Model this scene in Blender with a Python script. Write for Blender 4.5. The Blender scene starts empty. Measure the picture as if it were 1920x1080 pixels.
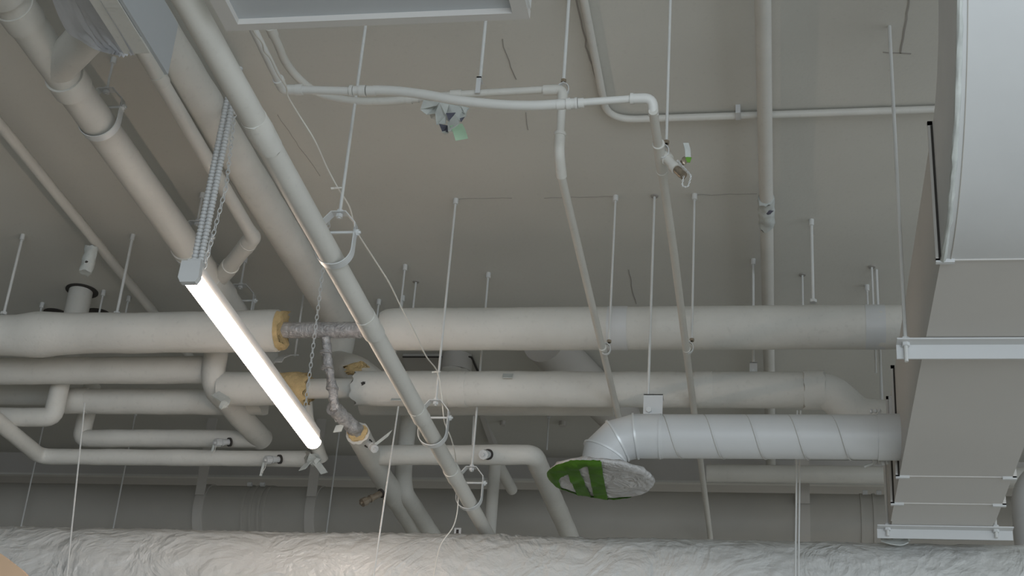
import bpy, bmesh, math, random
from mathutils import Vector, Matrix, noise
PI = math.pi
SC = bpy.context.scene
COL = SC.collection

# ------------------------------------------------------------------ camera
F_PX, PITCH, YAW, ROLL = 2865.0, 0.46552, -0.19191, 0.07761
CAM = Vector((0, 0, 1.6))
_cp, _sp, _cy, _sy = math.cos(PITCH), math.sin(PITCH), math.cos(YAW), math.sin(YAW)
FW = Vector((_sy*_cp, _cy*_cp, _sp)); _r0 = Vector((_cy, -_sy, 0)); _u0 = _r0.cross(FW)
RT = _r0*math.cos(ROLL) + _u0*math.sin(ROLL)
UP = -_r0*math.sin(ROLL) + _u0*math.cos(ROLL)
cd = bpy.data.cameras.new('camera'); cam = bpy.data.objects.new('camera', cd); COL.objects.link(cam)
cam.matrix_world = Matrix(((RT.x, UP.x, -FW.x, CAM.x), (RT.y, UP.y, -FW.y, CAM.y), (RT.z, UP.z, -FW.z, CAM.z), (0, 0, 0, 1)))
cd.sensor_width = 36.0; cd.lens = F_PX/1920*36; cd.clip_start = 0.05; cd.clip_end = 100
SC.camera = cam

# ------------------------------------------------------------------ world, lights, exposure
w = bpy.data.worlds.new('world'); SC.world = w; w.use_nodes = True
bg = w.node_tree.nodes['Background']; bg.inputs['Color'].default_value = (0.80, 0.88, 0.97, 1); bg.inputs['Strength'].default_value = 0.50
def area(name, loc, target, sx, sy, power, col):
    l = bpy.data.lights.new(name, 'AREA'); l.shape = 'RECTANGLE'; l.size = sx; l.size_y = sy; l.energy = power; l.color = col
    o = bpy.data.objects.new(name, l); COL.objects.link(o); o.location = loc
    o.rotation_euler = (Vector(target)-Vector(loc)).to_track_quat('-Z', 'Y').to_euler(); return o
area('window_daylight', (2.0, -4.2, 1.7), (0.6, 4.0, 3.0), 6.0, 2.6, 120, (0.80, 0.90, 1.0))
area('right_side_fill', (5.6, 3.0, 1.6), (0, 4.5, 3.0), 5.0, 2.2, 16, (0.84, 0.92, 1.0))  # added fill lamp that brightens the right and far parts
SC.view_settings.view_transform = 'Standard'; SC.view_settings.look = 'None'
SC.view_settings.gamma = 1; SC.view_settings.use_curve_mapping = False
SC.view_settings.exposure = 0.83

# ------------------------------------------------------------------ measuring helpers (metres)
def ray(x, y): return FW + RT*((x-960)/F_PX) - UP*((y-540)/F_PX)
def atZ(x, y, z): d = ray(x, y); return CAM + d*((z-CAM.z)/d.z)
def atY(x, y, Y): d = ray(x, y); return CAM + d*(Y/d.y)
def atX(x, y, X): d = ray(x, y); return CAM + d*(X/d.x)
V = Vector

# ------------------------------------------------------------------ materials
MATS = {}
def mat(name, col, rough=0.6, metal=0.0, var=0.06, scale=6.0, bump=0.0, bscale=40.0, bdist=0.004, wrinkle=0.0, speck=0.0, spec=0.4):
    m = bpy.data.materials.new(name); m.use_nodes = True; nt = m.node_tree; N = nt.nodes; L = nt.links
    b = N['Principled BSDF']; b.inputs['Roughness'].default_value = rough; b.inputs['Metallic'].default_value = metal
    b.inputs['Specular IOR Level'].default_value = spec
    tc = N.new('ShaderNodeTexCoord')
    n1 = N.new('ShaderNodeTexNoise'); n1.inputs['Scale'].default_value = scale; n1.inputs['Detail'].default_value = 6
    L.new(tc.outputs['Object'], n1.inputs['Vector'])
    cr = N.new('ShaderNodeValToRGB'); L.new(n1.outputs['Fac'], cr.inputs['Fac'])
    cr.color_ramp.elements[0].position = 0.3; cr.color_ramp.elements[1].position = 0.7
    cr.color_ramp.elements[0].color = (*[c*(1-var) for c in col], 1); cr.color_ramp.elements[1].color = (*[min(1, c*(1+var)) for c in col], 1)
    out = cr.outputs['Color']
    if speck > 0:
        n3 = N.new('ShaderNodeTexNoise'); n3.inputs['Scale'].default_value = 60; n3.inputs['Detail'].default_value = 3
        L.new(tc.outputs['Object'], n3.inputs['Vector'])
        r3 = N.new('ShaderNodeValToRGB'); r3.color_ramp.elements[0].position = 0.60; r3.color_ramp.elements[1].position = 0.72
        L.new(n3.outputs['Fac'], r3.inputs['Fac'])
        mx = N.new('ShaderNodeMixRGB'); mx.blend_type = 'MULTIPLY'; mx.inputs['Color2'].default_value = (1-speck, 1-speck, 1-speck, 1)
        L.new(r3.outputs['Color'], mx.inputs['Fac']); L.new(out, mx.inputs['Color1']); out = mx.outputs['Color']
    L.new(out, b.inputs['Base Color'])
    if bump > 0:
        n2 = N.new('ShaderNodeTexNoise'); n2.inputs['Scale'].default_value = bscale; n2.inputs['Detail'].default_value = 5
        L.new(tc.outputs['Object'], n2.inputs['Vector'])
        h = n2.outputs['Fac']
        if wrinkle > 0:
            n4 = N.new('ShaderNodeTexNoise'); n4.inputs['Scale'].default_value = wrinkle; n4.inputs['Detail'].default_value = 4
            n4.inputs['Distortion'].default_value = 1.6
            L.new(tc.outputs['Object'], n4.inputs['Vector'])
            sb = N.new('ShaderNodeMath'); sb.operation = 'SUBTRACT'; sb.inputs[1].default_value = 0.5; L.new(n4.outputs['Fac'], sb.inputs[0])
            ab = N.new('ShaderNodeMath'); ab.operation = 'ABSOLUTE'; L.new(sb.outputs[0], ab.inputs[0])
            mu = N.new('ShaderNodeMath'); mu.operation = 'MULTIPLY_ADD'; mu.inputs[1].default_value = -3.0
            L.new(ab.outputs[0], mu.inputs[0]); L.new(n2.outputs['Fac'], mu.inputs[2]); h = mu.outputs[0]
        bp = N.new('ShaderNodeBump'); bp.inputs['Strength'].default_value = bump; bp.inputs['Distance'].default_value = bdist
        L.new(h, bp.inputs['Height']); L.new(bp.outputs['Normal'], b.inputs['Normal'])
    MATS[name] = m; return m
PAINT = (0.60, 0.585, 0.535)
mat('painted_wrap', (0.62, 0.605, 0.555), 0.62, bump=0.35, bscale=45, wrinkle=7, bdist=0.003, speck=0.06)
mat('painted_smooth', PAINT, 0.5, var=0.05, bump=0.12, bscale=60, bdist=0.002, speck=0.05)
mat('ceiling_paint', (0.575, 0.562, 0.51), 0.85, var=0.05, scale=1.6, bump=0.3, bscale=90, bdist=0.002, speck=0.04, spec=0.2)
mat('painted_metal', (0.58, 0.585, 0.575), 0.42, var=0.03, bump=0.06, bscale=30, bdist=0.002)
mat('sheet_metal', (0.56, 0.54, 0.505), 0.5, var=0.03, scale=2, bump=0.05, bscale=8, bdist=0.003)
mat('rod_metal', (0.60, 0.60, 0.575), 0.45, var=0.06, bump=0.3, bscale=220, bdist=0.001)
mat('bolt_metal', (0.66, 0.67, 0.66), 0.35, metal=0.2)
mat('hose_paint', (0.66, 0.655, 0.62), 0.45, var=0.04, bump=0.15, bscale=80, bdist=0.001)
mat('foil_wrap', (0.44, 0.425, 0.415), 0.40, metal=0.35, var=0.25, scale=50, bump=0.9, bscale=120, bdist=0.004, wrinkle=30)
mat('yellow_wool', (0.60, 0.44, 0.22), 0.95, var=0.15, scale=40, bump=0.9, bscale=130, bdist=0.006)
mat('big_wrap', (0.61, 0.61, 0.585), 0.33, var=0.05, scale=3, bump=0.75, bscale=20, wrinkle=4.5, bdist=0.014, speck=0.03, spec=0.5)
mat('plastic_film', (0.43, 0.42, 0.405), 0.34, var=0.16, scale=14, bump=0.8, bscale=25, wrinkle=9, bdist=0.010, spec=0.6)
mat('plastic_sheet', (0.80, 0.80, 0.81), 0.34, var=0.07, scale=8, bump=0.35, bscale=14, wrinkle=3, bdist=0.008, spec=0.6)
mat('green_tape', (0.13, 0.30, 0.035), 0.55, var=0.18, scale=14, bump=0.4, bscale=50, bdist=0.003)
mat('pale_green_tape', (0.36, 0.52, 0.36), 0.6, var=0.1, scale=20)
mat('masking_paper', (0.52, 0.54, 0.51), 0.7, var=0.12, scale=25, bump=0.5, bscale=40, bdist=0.004)
mat('dark_tone', (0.10, 0.10, 0.13), 0.6, var=0.3, scale=30)  # near-black tone on folds and undersides of the tape
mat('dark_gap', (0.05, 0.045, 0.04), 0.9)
mat('crack', (0.33, 0.31, 0.28), 0.9)
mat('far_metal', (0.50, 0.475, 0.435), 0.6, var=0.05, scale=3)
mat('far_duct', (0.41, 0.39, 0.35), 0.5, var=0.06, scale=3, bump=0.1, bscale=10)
mat('wall_paint', (0.62, 0.59, 0.53), 0.85, var=0.06, scale=2)
mat('dark_wall', (0.13, 0.125, 0.115), 0.85, var=0.06, scale=2)
mat('floor_screed', (0.60, 0.57, 0.51), 0.8, var=0.1, scale=1.2)
mat('plywood', (0.62, 0.42, 0.27), 0.6, var=0.1, scale=5)
mat('housing_blue', (0.46, 0.48, 0.49), 0.5, var=0.03)
mat('brass', (0.30, 0.25, 0.19), 0.4, metal=0.6, var=0.2, scale=60)
mat('wire_white', (0.68, 0.66, 0.60), 0.6)
m = bpy.data.materials.new('led'); m.use_nodes = True; b = m.node_tree.nodes['Principled BSDF']
b.inputs['Base Color'].default_value = (0.9, 0.88, 0.85, 1); b.inputs['Emission Color'].default_value = (1.0, 0.80, 0.66, 1); b.inputs['Emission Strength'].default_value = 17.0
MATS['led'] = m

# ------------------------------------------------------------------ object helpers
def obj(name, bm, material, parent=None, label=None, cat=None, group=None, kind=None, smooth=True, angle=40):
    bmesh.ops.recalc_face_normals(bm, faces=bm.faces)
    lo = V((1e9,)*3); hi = V((-1e9,)*3)
    for v in bm.verts:
        for i in range(3): lo[i] = min(lo[i], v.co[i]); hi[i] = max(hi[i], v.co[i])
    c = (lo+hi)/2
    for v in bm.verts: v.co -= c
    me = bpy.data.meshes.new(name)
    bm.to_mesh(me); bm.free(); me.materials.append(MATS[material])
    if smooth:
        me.polygons.foreach_set('use_smooth', [True]*len(me.polygons))
        try: me.set_sharp_from_angle(angle=math.radians(angle))
        except Exception: pass
    o = bpy.data.objects.new(name, me); COL.objects.link(o)
    o['_w'] = tuple(c)
    if parent is not None:
        o.parent = parent; o.location = c - V(parent['_w'])
    else: o.location = c
    tag(o, label, cat, group, kind); return o
def tag(o, label=None, cat=None, group=None, kind=None):
    if label: o['label'] = label
    if cat: o['category'] = cat
    if group: o['group'] = group
    if kind: o['kind'] = kind
def thing(name, loc, label, cat, group=None):
    o = bpy.data.objects.new(name, None); COL.objects.link(o); o.location = loc; o['_w'] = tuple(V(loc)); o.empty_display_size = 0.05
    tag(o, label, cat, group); return o
def B(): return bmesh.new()
def box(bm, lo, hi):
    vs = [bm.verts.new((x, y, z)) for x in (lo[0], hi[0]) for y in (lo[1], hi[1]) for z in (lo[2], hi[2])]
    for f in ((0, 1, 3, 2), (4, 6, 7, 5), (0, 4, 5, 1), (2, 3, 7, 6), (0, 2, 6, 4), (1, 5, 7, 3)): bm.faces.new([vs[i] for i in f])
    return bm
def obox(bm, c, ax, ay, az):
    """box from centre and three half-axis vectors"""
    c = V(c); ax, ay, az = V(ax), V(ay), V(az)
    vs = [bm.verts.new(c+ax*i+ay*j+az*k) for i in (-1, 1) for j in (-1, 1) for k in (-1, 1)]
    for f in ((0, 1, 3, 2), (4, 6, 7, 5), (0, 4, 5, 1), (2, 3, 7, 6), (0, 2, 6, 4), (1, 5, 7, 3)): bm.faces.new([vs[i] for i in f])
    return bm
def prism(bm, poly, d):
    d = V(d); a = [bm.verts.new(V(p)) for p in poly]; b2 = [bm.verts.new(V(p)+d) for p in poly]
    bm.faces.new(a); bm.faces.new(b2[::-1]); n = len(a)
    for i in range(n): bm.faces.new((a[i], a[(i+1) % n], b2[(i+1) % n], b2[i]))
    return bm
def fillet(pts, rad, n=8):
    pts = [V(p) for p in pts]; out = [pts[0]]
    for i in range(1, len(pts)-1):
        p, a, b_ = pts[i], pts[i-1], pts[i+1]
        r = rad[i-1] if isinstance(rad, (list, tuple)) else rad
        u, v = (a-p).normalized(), (b_-p).normalized()
        ang = u.angle(v)
        if abs(PI-ang) < 0.01: out.append(p); continue
        t = min(r/math.tan(ang/2), (a-p).length*0.49, (b_-p).length*0.49)
        A, Bp = p+u*t, p+v*t
        for k in range(n+1):
            s = k/n; q = A*(1-s)**2 + p*2*s*(1-s) + Bp*s*s; out.append(q)
    out.append(pts[-1]); return out
def resample(pts, step):
    out = [pts[0]]
    for a, b_ in zip(pts, pts[1:]):
        L = (b_-a).length; n = max(1, int(round(L/step)))
        for k in range(1, n+1): out.append(a.lerp(b_, k/n))
    return out
def tube(bm, pts, r, seg=20, cap=True, lump=0.0, freq=9.0, step=None, rf=None, rag=0.0, seed=0, squash=1.0):
    pts = [V(p) for p in pts]
    if step: pts = resample(pts, step)
    T = []
    for i in range(len(pts)):
        if i == 0: t = pts[1]-pts[0]
        elif i == len(pts)-1: t = pts[-1]-pts[-2]
        else: t = (pts[i+1]-pts[i]).normalized()+(pts[i]-pts[i-1]).normalized()
        T.append(t.normalized())
    n = T[0].orthogonal().normalized(); 
    if abs(T[0].z) < 0.9:
        n = (V((0, 0, 1))-T[0]*T[0].z).normalized()
    rings = []; s = 0
    for i, p in enumerate(pts):
        if i: s += (p-pts[i-1]).length; n = (n-T[i]*n.dot(T[i])).normalized()
        bnm = T[i].cross(n); ring = []
        for k in range(seg):
            a = 2*PI*k/seg; d = n*math.cos(a)+bnm*math.sin(a)*squash
            rr = r if rf is None else rf(s, a)
            if lump:
                q = p+d*r
                rr += lump*(noise.noise(q*freq+V((seed, 0, 0)))+0.5*noise.noise(q*freq*2.7+V((0, seed, 0))))
            off = V((0, 0, 0))
            if rag and i in (0, len(pts)-1): off = T[i]*rag*noise.noise(V((math.cos(a)*2.2, math.sin(a)*2.2, seed+i)))
            ring.append(bm.verts.new(p+d*rr+off))
        rings.append(ring)
    for a, b_ in zip(rings, rings[1:]):
        for k in range(seg): bm.faces.new((a[k], a[(k+1) % seg], b_[(k+1) % seg], b_[k]))
    if cap: bm.faces.new(rings[0][::-1]); bm.faces.new(rings[-1])
    return bm
def cyl(bm, a, b_, r, seg=16): return tube(bm, [a, b_], r, seg)
def hexa(bm, a, b_, r): return tube(bm, [a, b_], r, 6)
def crumple(bm, c, size, amp, seed, sub=3):
    """a crumpled lump: jittered icosphere"""
    r = bmesh.ops.create_icosphere(bm, subdivisions=sub, radius=1.0)
    c = V(c); s = V(size)
    for v in r['verts']:
        q = v.co.copy(); k = 1+amp*(noise.noise(q*1.6+V((seed, 0, 0)))*1.3+abs(noise.noise(q*4+V((0, seed, 0))))*0.9)
        v.co = c+V((q.x*s.x*k, q.y*s.y*k, q.z*s.z*k))
    return bm
def strip(bm, pts, wvec, th=0.0008):
    """a thin ribbon (tape) with thickness along pts, half-width vector wvec"""
    pts = [V(p) for p in pts]; wv = V(wvec); rows = []
    for i, p in enumerate(pts):
        t = (pts[min(i+1, len(pts)-1)]-pts[max(i-1, 0)]).normalized(); nn = t.cross(wv).normalized()*th
        rows.append([bm.verts.new(p+wv+nn), bm.verts.new(p-wv+nn), bm.verts.new(p-wv-nn), bm.verts.new(p+wv-nn)])
    for a, b_ in zip(rows, rows[1:]):
        for k in range(4): bm.faces.new((a[k], a[(k+1) % 4], b_[(k+1) % 4], b_[k]))
    bm.faces.new(rows[0][::-1]); bm.faces.new(rows[-1]); return bm
H = 4.10   # ceiling height

# ================================================================== the setting
obj('ceiling', box(B(), (-7, -4.5, H), (6, 9.2, H+0.2)), 'ceiling_paint', kind='structure', smooth=False)
obj('floor', box(B(), (-7, -4.5, -0.1), (6, 9.2, 0)), 'floor_screed', kind='structure', smooth=False)
obj('wall_far', box(B(), (-7, 8.2, 0), (6, 8.4, H)), 'wall_paint', kind='structure', smooth=False)
obj('wall_left', box(B(), (-4.5, -4.5, 0), (-4.3, 8.2, H)), 'dark_wall', kind='structure', smooth=False)  # unseen wall, set close and dark to dim the left side
# hairline cracks and slab joint in the ceiling
def crack(pix, wd=0.0016):
    pts = [atZ(x, y, H-0.0008) for x, y in pix]; pts = resample(pts, 0.03)
    for i, p in enumerate(pts): p.x += 0.006*noise.noise(p*20); p.y += 0.006*noise.noise(p*25)
    bm = B()
    for a, b_ in zip(pts, pts[1:]):
        t = (b_-a).normalized(); n = t.cross(V((0, 0, 1)))*wd
        obox(bm, (a+b_)/2, t*(a-b_).length*0.5, n, (0, 0, 0.0006))
    return bm
ceil = bpy.data.objects['ceiling']
for pix, wd in (([(940, 75), (955, 115), (967, 150)], 0.0012), ([(985, 210), (990, 245)], 0.0008), ([(1705, 0), (1695, 60), (1688, 100)], 0.0022), ([(1655, 98), (1708, 100)], 0.0018),
                ([(862, 373), (960, 371)], 0.0007), ([(1020, 371), (1150, 369)], 0.0007), ([(1178, 505), (1192, 570)], 0.0014), ([(1080, 0), (1105, 110), (1125, 172)], 0.0022),
                ([(520, 215), (600, 330)], 0.0006), ([(1300, 366), (1420, 363)], 0.0006)):
    obj('crack', crack(pix, wd), 'crack', ceil, smooth=False)

# ================================================================== rods and hangers
def rod_bm(x, y, z0, z1=H, r=0.0036): return cyl(B(), (x, y, z0), (x, y, z1), r, 8)
def hanger_rod(x, y, z0, label, r=0.0037, socket=True, group='threaded hanger rods fixed to the ceiling'):
    t = thing('hanger_rod', (x, y, z0), label, 'hanger rod', group)
    obj('rod', rod_bm(x, y, z0, H, r), 'rod_metal', t)
    if socket: obj('anchor', cyl(B(), (x, y, H-0.022), (x, y, H), 0.0085, 10), 'rod_metal', t)
    else: obj('anchor', tube(B(), [(x, y, H-0.003), (x, y, H)], 0.012, 10), 'crack', t, label='small dark anchor hole around the rod')
    return t
def rod_at(px, py, bx, by, label, **k):
    p = atZ(px, py, H); q = atY(bx, by, p.y); return hanger_rod((p.x+q.x)/2, p.y, q.z, label, **k)
def hexnut(bm, c, r, h): return hexa(bm, V(c)-V((0, 0, h/2)), V(c)+V((0, 0, h/2)), r)

def clevis(x, y, zb, rs, label, rodr=0.0038, hgt=0.148, width=0.013):
    """clevis hanger: rod, folded top yoke, U strap, cross bolt. x = strap centre, zb = strap bottom, rs = strap half width; the pipe runs along Y"""
    zt = zb+hgt; k = rs/0.045; h = hgt/0.148
    t = thing('clevis_hanger', (x, y, zb), label, 'pipe hanger', 'clevis hangers holding pipes')
    obj('rod', rod_bm(x, y, zt-0.015, H, rodr), 'rod_metal', t)
    obj('anchor', cyl(B(), (x, y, H-0.02), (x, y, H), 0.009, 10), 'rod_metal', t)
    yw = V((0, width, 0)); xe = rs+0.002
    half = lambda s_: [(x+s_*0.001, y, zt), (x+s_*0.018*k, y, zt), (x+s_*xe*0.95, y, zt-0.032*h), (x+s_*xe, y, zt-0.060*h)]
    yk = obj('yoke', strip(B(), half(-1)[::-1]+half(1), yw, 0.0013), 'bolt_metal', t)
    pts = [(x-rs, y, zt-0.046*h), (x-rs, y, zt-0.060*h)]
    for i in range(21):
        a = PI+PI*i/20; pts.append((x+rs*math.cos(a), y, zb+rs+rs*math.sin(a)))
    pts += [(x+rs, y, zt-0.060*h), (x+rs, y, zt-0.046*h)]
    obj('strap', strip(B(), pts, yw, 0.0012), 'bolt_metal', t)
    zc = zt-0.054*h
    obj('cross_bolt', cyl(B(), (x-rs-0.006, y, zc), (x+rs+0.014, y, zc), 0.0036, 8), 'bolt_metal', t)
    obj('nut', hexa(B(), (x+rs+0.003, y, zc), (x+rs+0.010, y, zc), 0.0085), 'bolt_metal', t); obj('nut', hexa(B(), (x-rs-0.008, y, zc), (x-rs-0.003, y, zc), 0.0085), 'bolt_metal', t)
    obj('rod_nut', hexnut(B(), (x, y, zt-0.007), 0.009, 0.009), 'bolt_metal', t); obj('rod_nut', hexnut(B(), (x, y, zt+0.006), 0.008, 0.007), 'bolt_metal', t)
    return t

# ================================================================== main diagonal pipe, nearest
def mp(y, up=0.0): return V((-1.107+0.0372*(y-2.22), y, 3.362-0.0500*(y-2.22)+0.0035*max(0, y-4.3)+up))   # axis of the drain, falling gently away
t = thing('painted_pipe', mp(3.5), 'long pale grey pipe crossing diagonally in front, carried by three clevis hangers', 'pipe')
obj('pipe', tube(B(), [mp(1.0), mp(3.52), mp(3.56), mp(4.05), mp(4.09), mp(4.6), mp(5.75)], 0.0275, 32, lump=0.0006, step=0.04, rf=lambda s, a: 0.0275 if s < 2.54 else (0.0255 if s < 3.05 else 0.0238)), 'painted_smooth', t)
def collar(y0, y1, r, lump=0.0012, mt='painted_wrap', par=t, lab=None):
    return obj('joint_wrap', tube(B(), [mp(y0), mp(y1)], r, 28, step=0.016, lump=lump, freq=30, rag=0.008, seed=y0*7), mt, par, label=lab)
collar(2.60, 2.71, 0.0290, 0.0022, lab='rough taped joint halfway up the pipe')
collar(3.47, 3.57, 0.0290, 0.0014, lab='scuffed grey taped joint')
collar(4.03, 4.10, 0.0265); collar(4.48, 4.56, 0.0262, 0.0024)
clevis(-1.064, 3.17, 3.286, 0.046, 'nearest and largest clevis hanger, around the long diagonal pipe', 0.0042)
clevis(-1.034, 4.24, 3.233, 0.044, 'middle clevis hanger of the long diagonal pipe, in front of the second pipe row')
clevis(-1.016, 4.766, 3.213, 0.043, 'lowest clevis hanger near the foot of the long diagonal pipe')

# ================================================================== pipes running away along the ceiling
# P2: big pipe with a wye
t = thing('drain_pipe', (-1.89, 3.5, 3.88), 'thick drain pipe with couplings and a plastic-covered wye branch at upper left', 'pipe')
obj('pipe', tube(B(), [(-1.89, 2.4, 3.88), (-1.89, 5.0, 3.88)], 0.049, 32, lump=0.0008, step=0.15), 'painted_smooth', t)
def band(y0, y1, r, x, z, par, mt='painted_smooth', name='coupling'): return obj(name, tube(B(), [(x, y0, z), (x, y0+0.004, z), (x, y1-0.004, z), (x, y1, z)], r, 32, rf=lambda s, a: r), mt, par)
for y0, y1, r in ((2.60, 2.82, 0.056), (2.86, 2.93, 0.053), (3.17, 3.23, 0.055), (4.13, 4.17, 0.053), (4.34, 4.50, 0.053)): band(y0, y1, r, -1.89, 3.88, t)
wy = [V((-1.89, 3.13, 3.88)), V((-1.655, 2.885, 3.835))]
obj('wye_branch', tube(B(), wy, 0.049, 28), 'painted_smooth', t)
obj('coupling', tube(B(), [wy[0].lerp(wy[1], 0.80), wy[1]+(wy[1]-wy[0])*0.1], 0.053, 28), 'painted_smooth', t)
for y, lb in ((3.40, 'clevis hanger on the thick drain pipe below the plastic-wrapped housing'), (4.17, 'clevis hanger on the thick drain pipe beside the cable bundle'), (4.63, 'clevis hanger on the thick drain pipe behind the lit lamp')):
    clevis(-1.884, y, 3.824, 0.058, lb, hgt=0.165)
# P4: wide pipe
t = thing('wrapped_pipe', (-1.565, 4, 3.90), 'wide wrapped pipe running away under the ceiling and bending down behind the foil pipe', 'pipe')
p4 = fillet([(-1.620, 1.8, 3.95), (-1.572, 4.90, 3.95), atY(626, 684, 4.95), atY(664, 694, 4.80), atY(715, 722, 4.70)], [0.12, 0.06, 0.05], 8)
L4 = sum((b_-a).length for a, b_ in zip(p4, p4[1:]))
obj('pipe', tube(B(), p4, 0.055, 32, lump=0.0018, step=0.04, freq=10, rf=lambda s, a: 0.055-0.013*min(1, max(0, (s-(L4-0.16))/0.12))), 'painted_wrap', t)
obj('torn_insulation', tube(B(), [atY(655, 694, 4.73), atY(676, 690, 4.70)], 0.018, 20, cap=True, lump=0.014, freq=25, step=0.015, rag=0.05, seed=3), 'yellow_wool', t, label='torn yellow glass wool')
# P3: thinner pipe with elbow joining P2
t = thing('painted_pipe', (-1.66, 3.8, 3.92), 'thinner pipe beside the wide wrapped pipe, elbowed back to the drain pipe', 'pipe')
p3 = [V(p) for p in fillet([(-1.620, 2.90, 3.875), (-1.642, 4.07, 3.875), (-1.862, 4.38, 3.885)], 0.03, 6)]
obj('pipe', tube(B(), p3, 0.0205, 28, lump=0.0006, step=0.04, rf=lambda s, a: 0.0205+0.0065*min(1, max(0, (s-1.12)/0.06))), 'painted_smooth', t)
for y0, y1 in ((2.97, 3.01), (3.17, 3.21)): band(y0, y1, 0.0225, -1.6235, 3.875, t)
obj('coupling', tube(B(), [(-1.670, 4.11, 3.876), (-1.694, 4.144, 3.877)], 0.0285, 24), 'painted_smooth', t)
obj('coupling', tube(B(), [(-1.785, 4.272, 3.881), (-1.83, 4.335, 3.884)], 0.0300, 24), 'painted_smooth', t)
# P5: thin left pipe
t = thing('painted_pipe', (-2.30, 4, 4.0), 'slim pipe at far left with a taped stub hanging beneath it', 'pipe')
obj('pipe', tube(B(), [(-2.32, 2.5, 4.02), (-2.325, 5.6, 4.02)], 0.0175, 24, step=0.1, lump=0.001), 'painted_smooth', t)
q = atZ(172, 470, 3.99)
st = obj('taped_stub', tube(B(), [(q.x, q.y, 4.0), (q.x-0.003, q.y, 3.95), (q.x-0.006, q.y, 3.905)], 0.022, 16, step=0.008, lump=0.006, freq=45, seed=4, rag=0.012), 'masking_paper', t, label='stub wrapped in crumpled white tape')
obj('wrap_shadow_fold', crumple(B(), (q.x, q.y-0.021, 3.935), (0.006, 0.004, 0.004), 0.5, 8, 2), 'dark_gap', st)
# R: vertical-looking pipe at right with tape
t = thing('painted_pipe', (-0.03, 4, 4.05), 'straight pipe under the ceiling running away at right with a taped joint', 'pipe')
obj('pipe', tube(B(), [(-0.026, 2.4, 4.052), (-0.032, 6.55, 4.052)], 0.0215, 28, step=0.2, lump=0.0005), 'painted_smooth', t)
q = atZ(1437, 395, 4.052)
j = obj('taped_joint', tube(B(), [(q.x, q.y-0.085, 4.050), (q.x, q.y+0.085, 4.050)], 0.0255, 24, step=0.01, lump=0.006, freq=35, rag=0.02, seed=5), 'masking_paper', t, label='crumpled grey-green tape around the joint')
obj('dark_fold', crumple(B(), atZ(1441, 398, 4.030), (0.010, 0.016, 0.004), 0.8, 2, 2), 'dark_tone', j)
# conduit along ceiling
cz = H-0.0145
pts = fillet([atZ(1088, -30, cz), atZ(1132, 182, cz)*1.0, V((-0.40, 3.775, cz)), V((0.62, 3.775, cz))], 0.10, 8)
pts = fillet([V((-0.492, 2.9, cz)), V((-0.487, 3.775, cz)), V((0.62, 3.765, cz))], 0.09, 10)
t = thing('electrical_conduit', pts[0], 'thin conduit fixed to the ceiling with a bend and a clip', 'conduit')
obj('conduit', tube(B(), pts, 0.011, 14), 'painted_smooth', t)
q = atZ(1384, 211, cz); bm = box(B(), (q.x-0.007, q.y-0.020, cz-0.014), (q.x+0.007, q.y+0.018, H)); obj('clip', bm, 'painted_metal', t)

# ================================================================== row A: biggest cross pipe
AY, AZ, AR = 4.43, 3.716, 0.0700
t = thing('insulated_pipe', (-1.4, AY, AZ), 'thickest insulated pipe crossing the whole picture, its insulation missing over a foil-wrapped length', 'pipe')
xL = atY(522, 620, AY).x; xR = atY(722, 620, AY).x
s_ = obj('insulation', tube(B(), [(-3.6, AY, 3.700), (-2.58, AY, 3.702), (-2.3, AY, 3.708), (xL, AY, 3.715)], AR, 40, lump=0.0030, freq=7, step=0.03, seed=1,
     rf=lambda s, a: AR+0.010*math.exp(-((s-1.10)/0.07)**2)), 'painted_wrap', t)
obj('yellow_insulation_end', tube(B(), [(xL-0.01, AY, 3.715), (xL+0.022, AY, 3.715)], AR-0.004, 36, lump=0.005, freq=40, step=0.005, rag=0.03), 'yellow_wool', s_, label='exposed yellow glass wool at the cut end')
obj('foil_core', tube(B(), [(xL, AY, 3.716), (xR+0.05, AY, 3.716)], 0.0270, 28, step=0.006, lump=0.0016, freq=60, rf=lambda s, a: 0.0270+0.0008*math.sin(s*700)), 'foil_wrap', t, label='inner pipe wrapped in wrinkled grey foil')
obj('insulation', tube(B(), [(xR-0.010, AY, 3.718), (xR+0.004, AY, 3.718), (2.0, AY, 3.718)], AR, 40, lump=0.0015, freq=8, step=0.03, seed=9, rag=0.012, rf=lambda s, a: AR-0.010*max(0, 1-s/0.02)), 'painted_wrap', t)
for xc, wd in ((atY(1159, 616, AY).x, 0.032), (atY(1640, 612, AY).x, 0.03)):
    obj('joint_tape', tube(B(), [(xc-wd, AY, 3.718), (xc+wd, AY, 3.718)], AR+0.0012, 40, step=0.02, lump=0.0010, freq=14), 'painted_metal', t, label='smooth bluish grey band around the insulation')
for a in (((45, 440), (5, 590), 'hanger rod at the far left edge, meeting the thick insulated pipe'), ((253, 440), (215, 590), 'hanger rod with a small tied loop on the thick insulated pipe at left'), ((1522, 412), (1524, 567), 'hanger rod with a foot nut on the thick insulated pipe at right')):
    o = rod_at(*a[0], *a[1], a[2], r=0.005)
    w = V(o['_w'])
    bm = B(); hexnut(bm, (w.x, w.y, w.z+0.004), 0.012, 0.010)
    if a[0][0] != 1522:
        tube(bm, [w+V((0.01*math.cos(k), 0, -0.006+0.007*math.sin(k))) for k in [i*0.6 for i in range(11)]], 0.0022, 8)
    obj('nut', bm, 'rod_metal', o)

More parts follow.
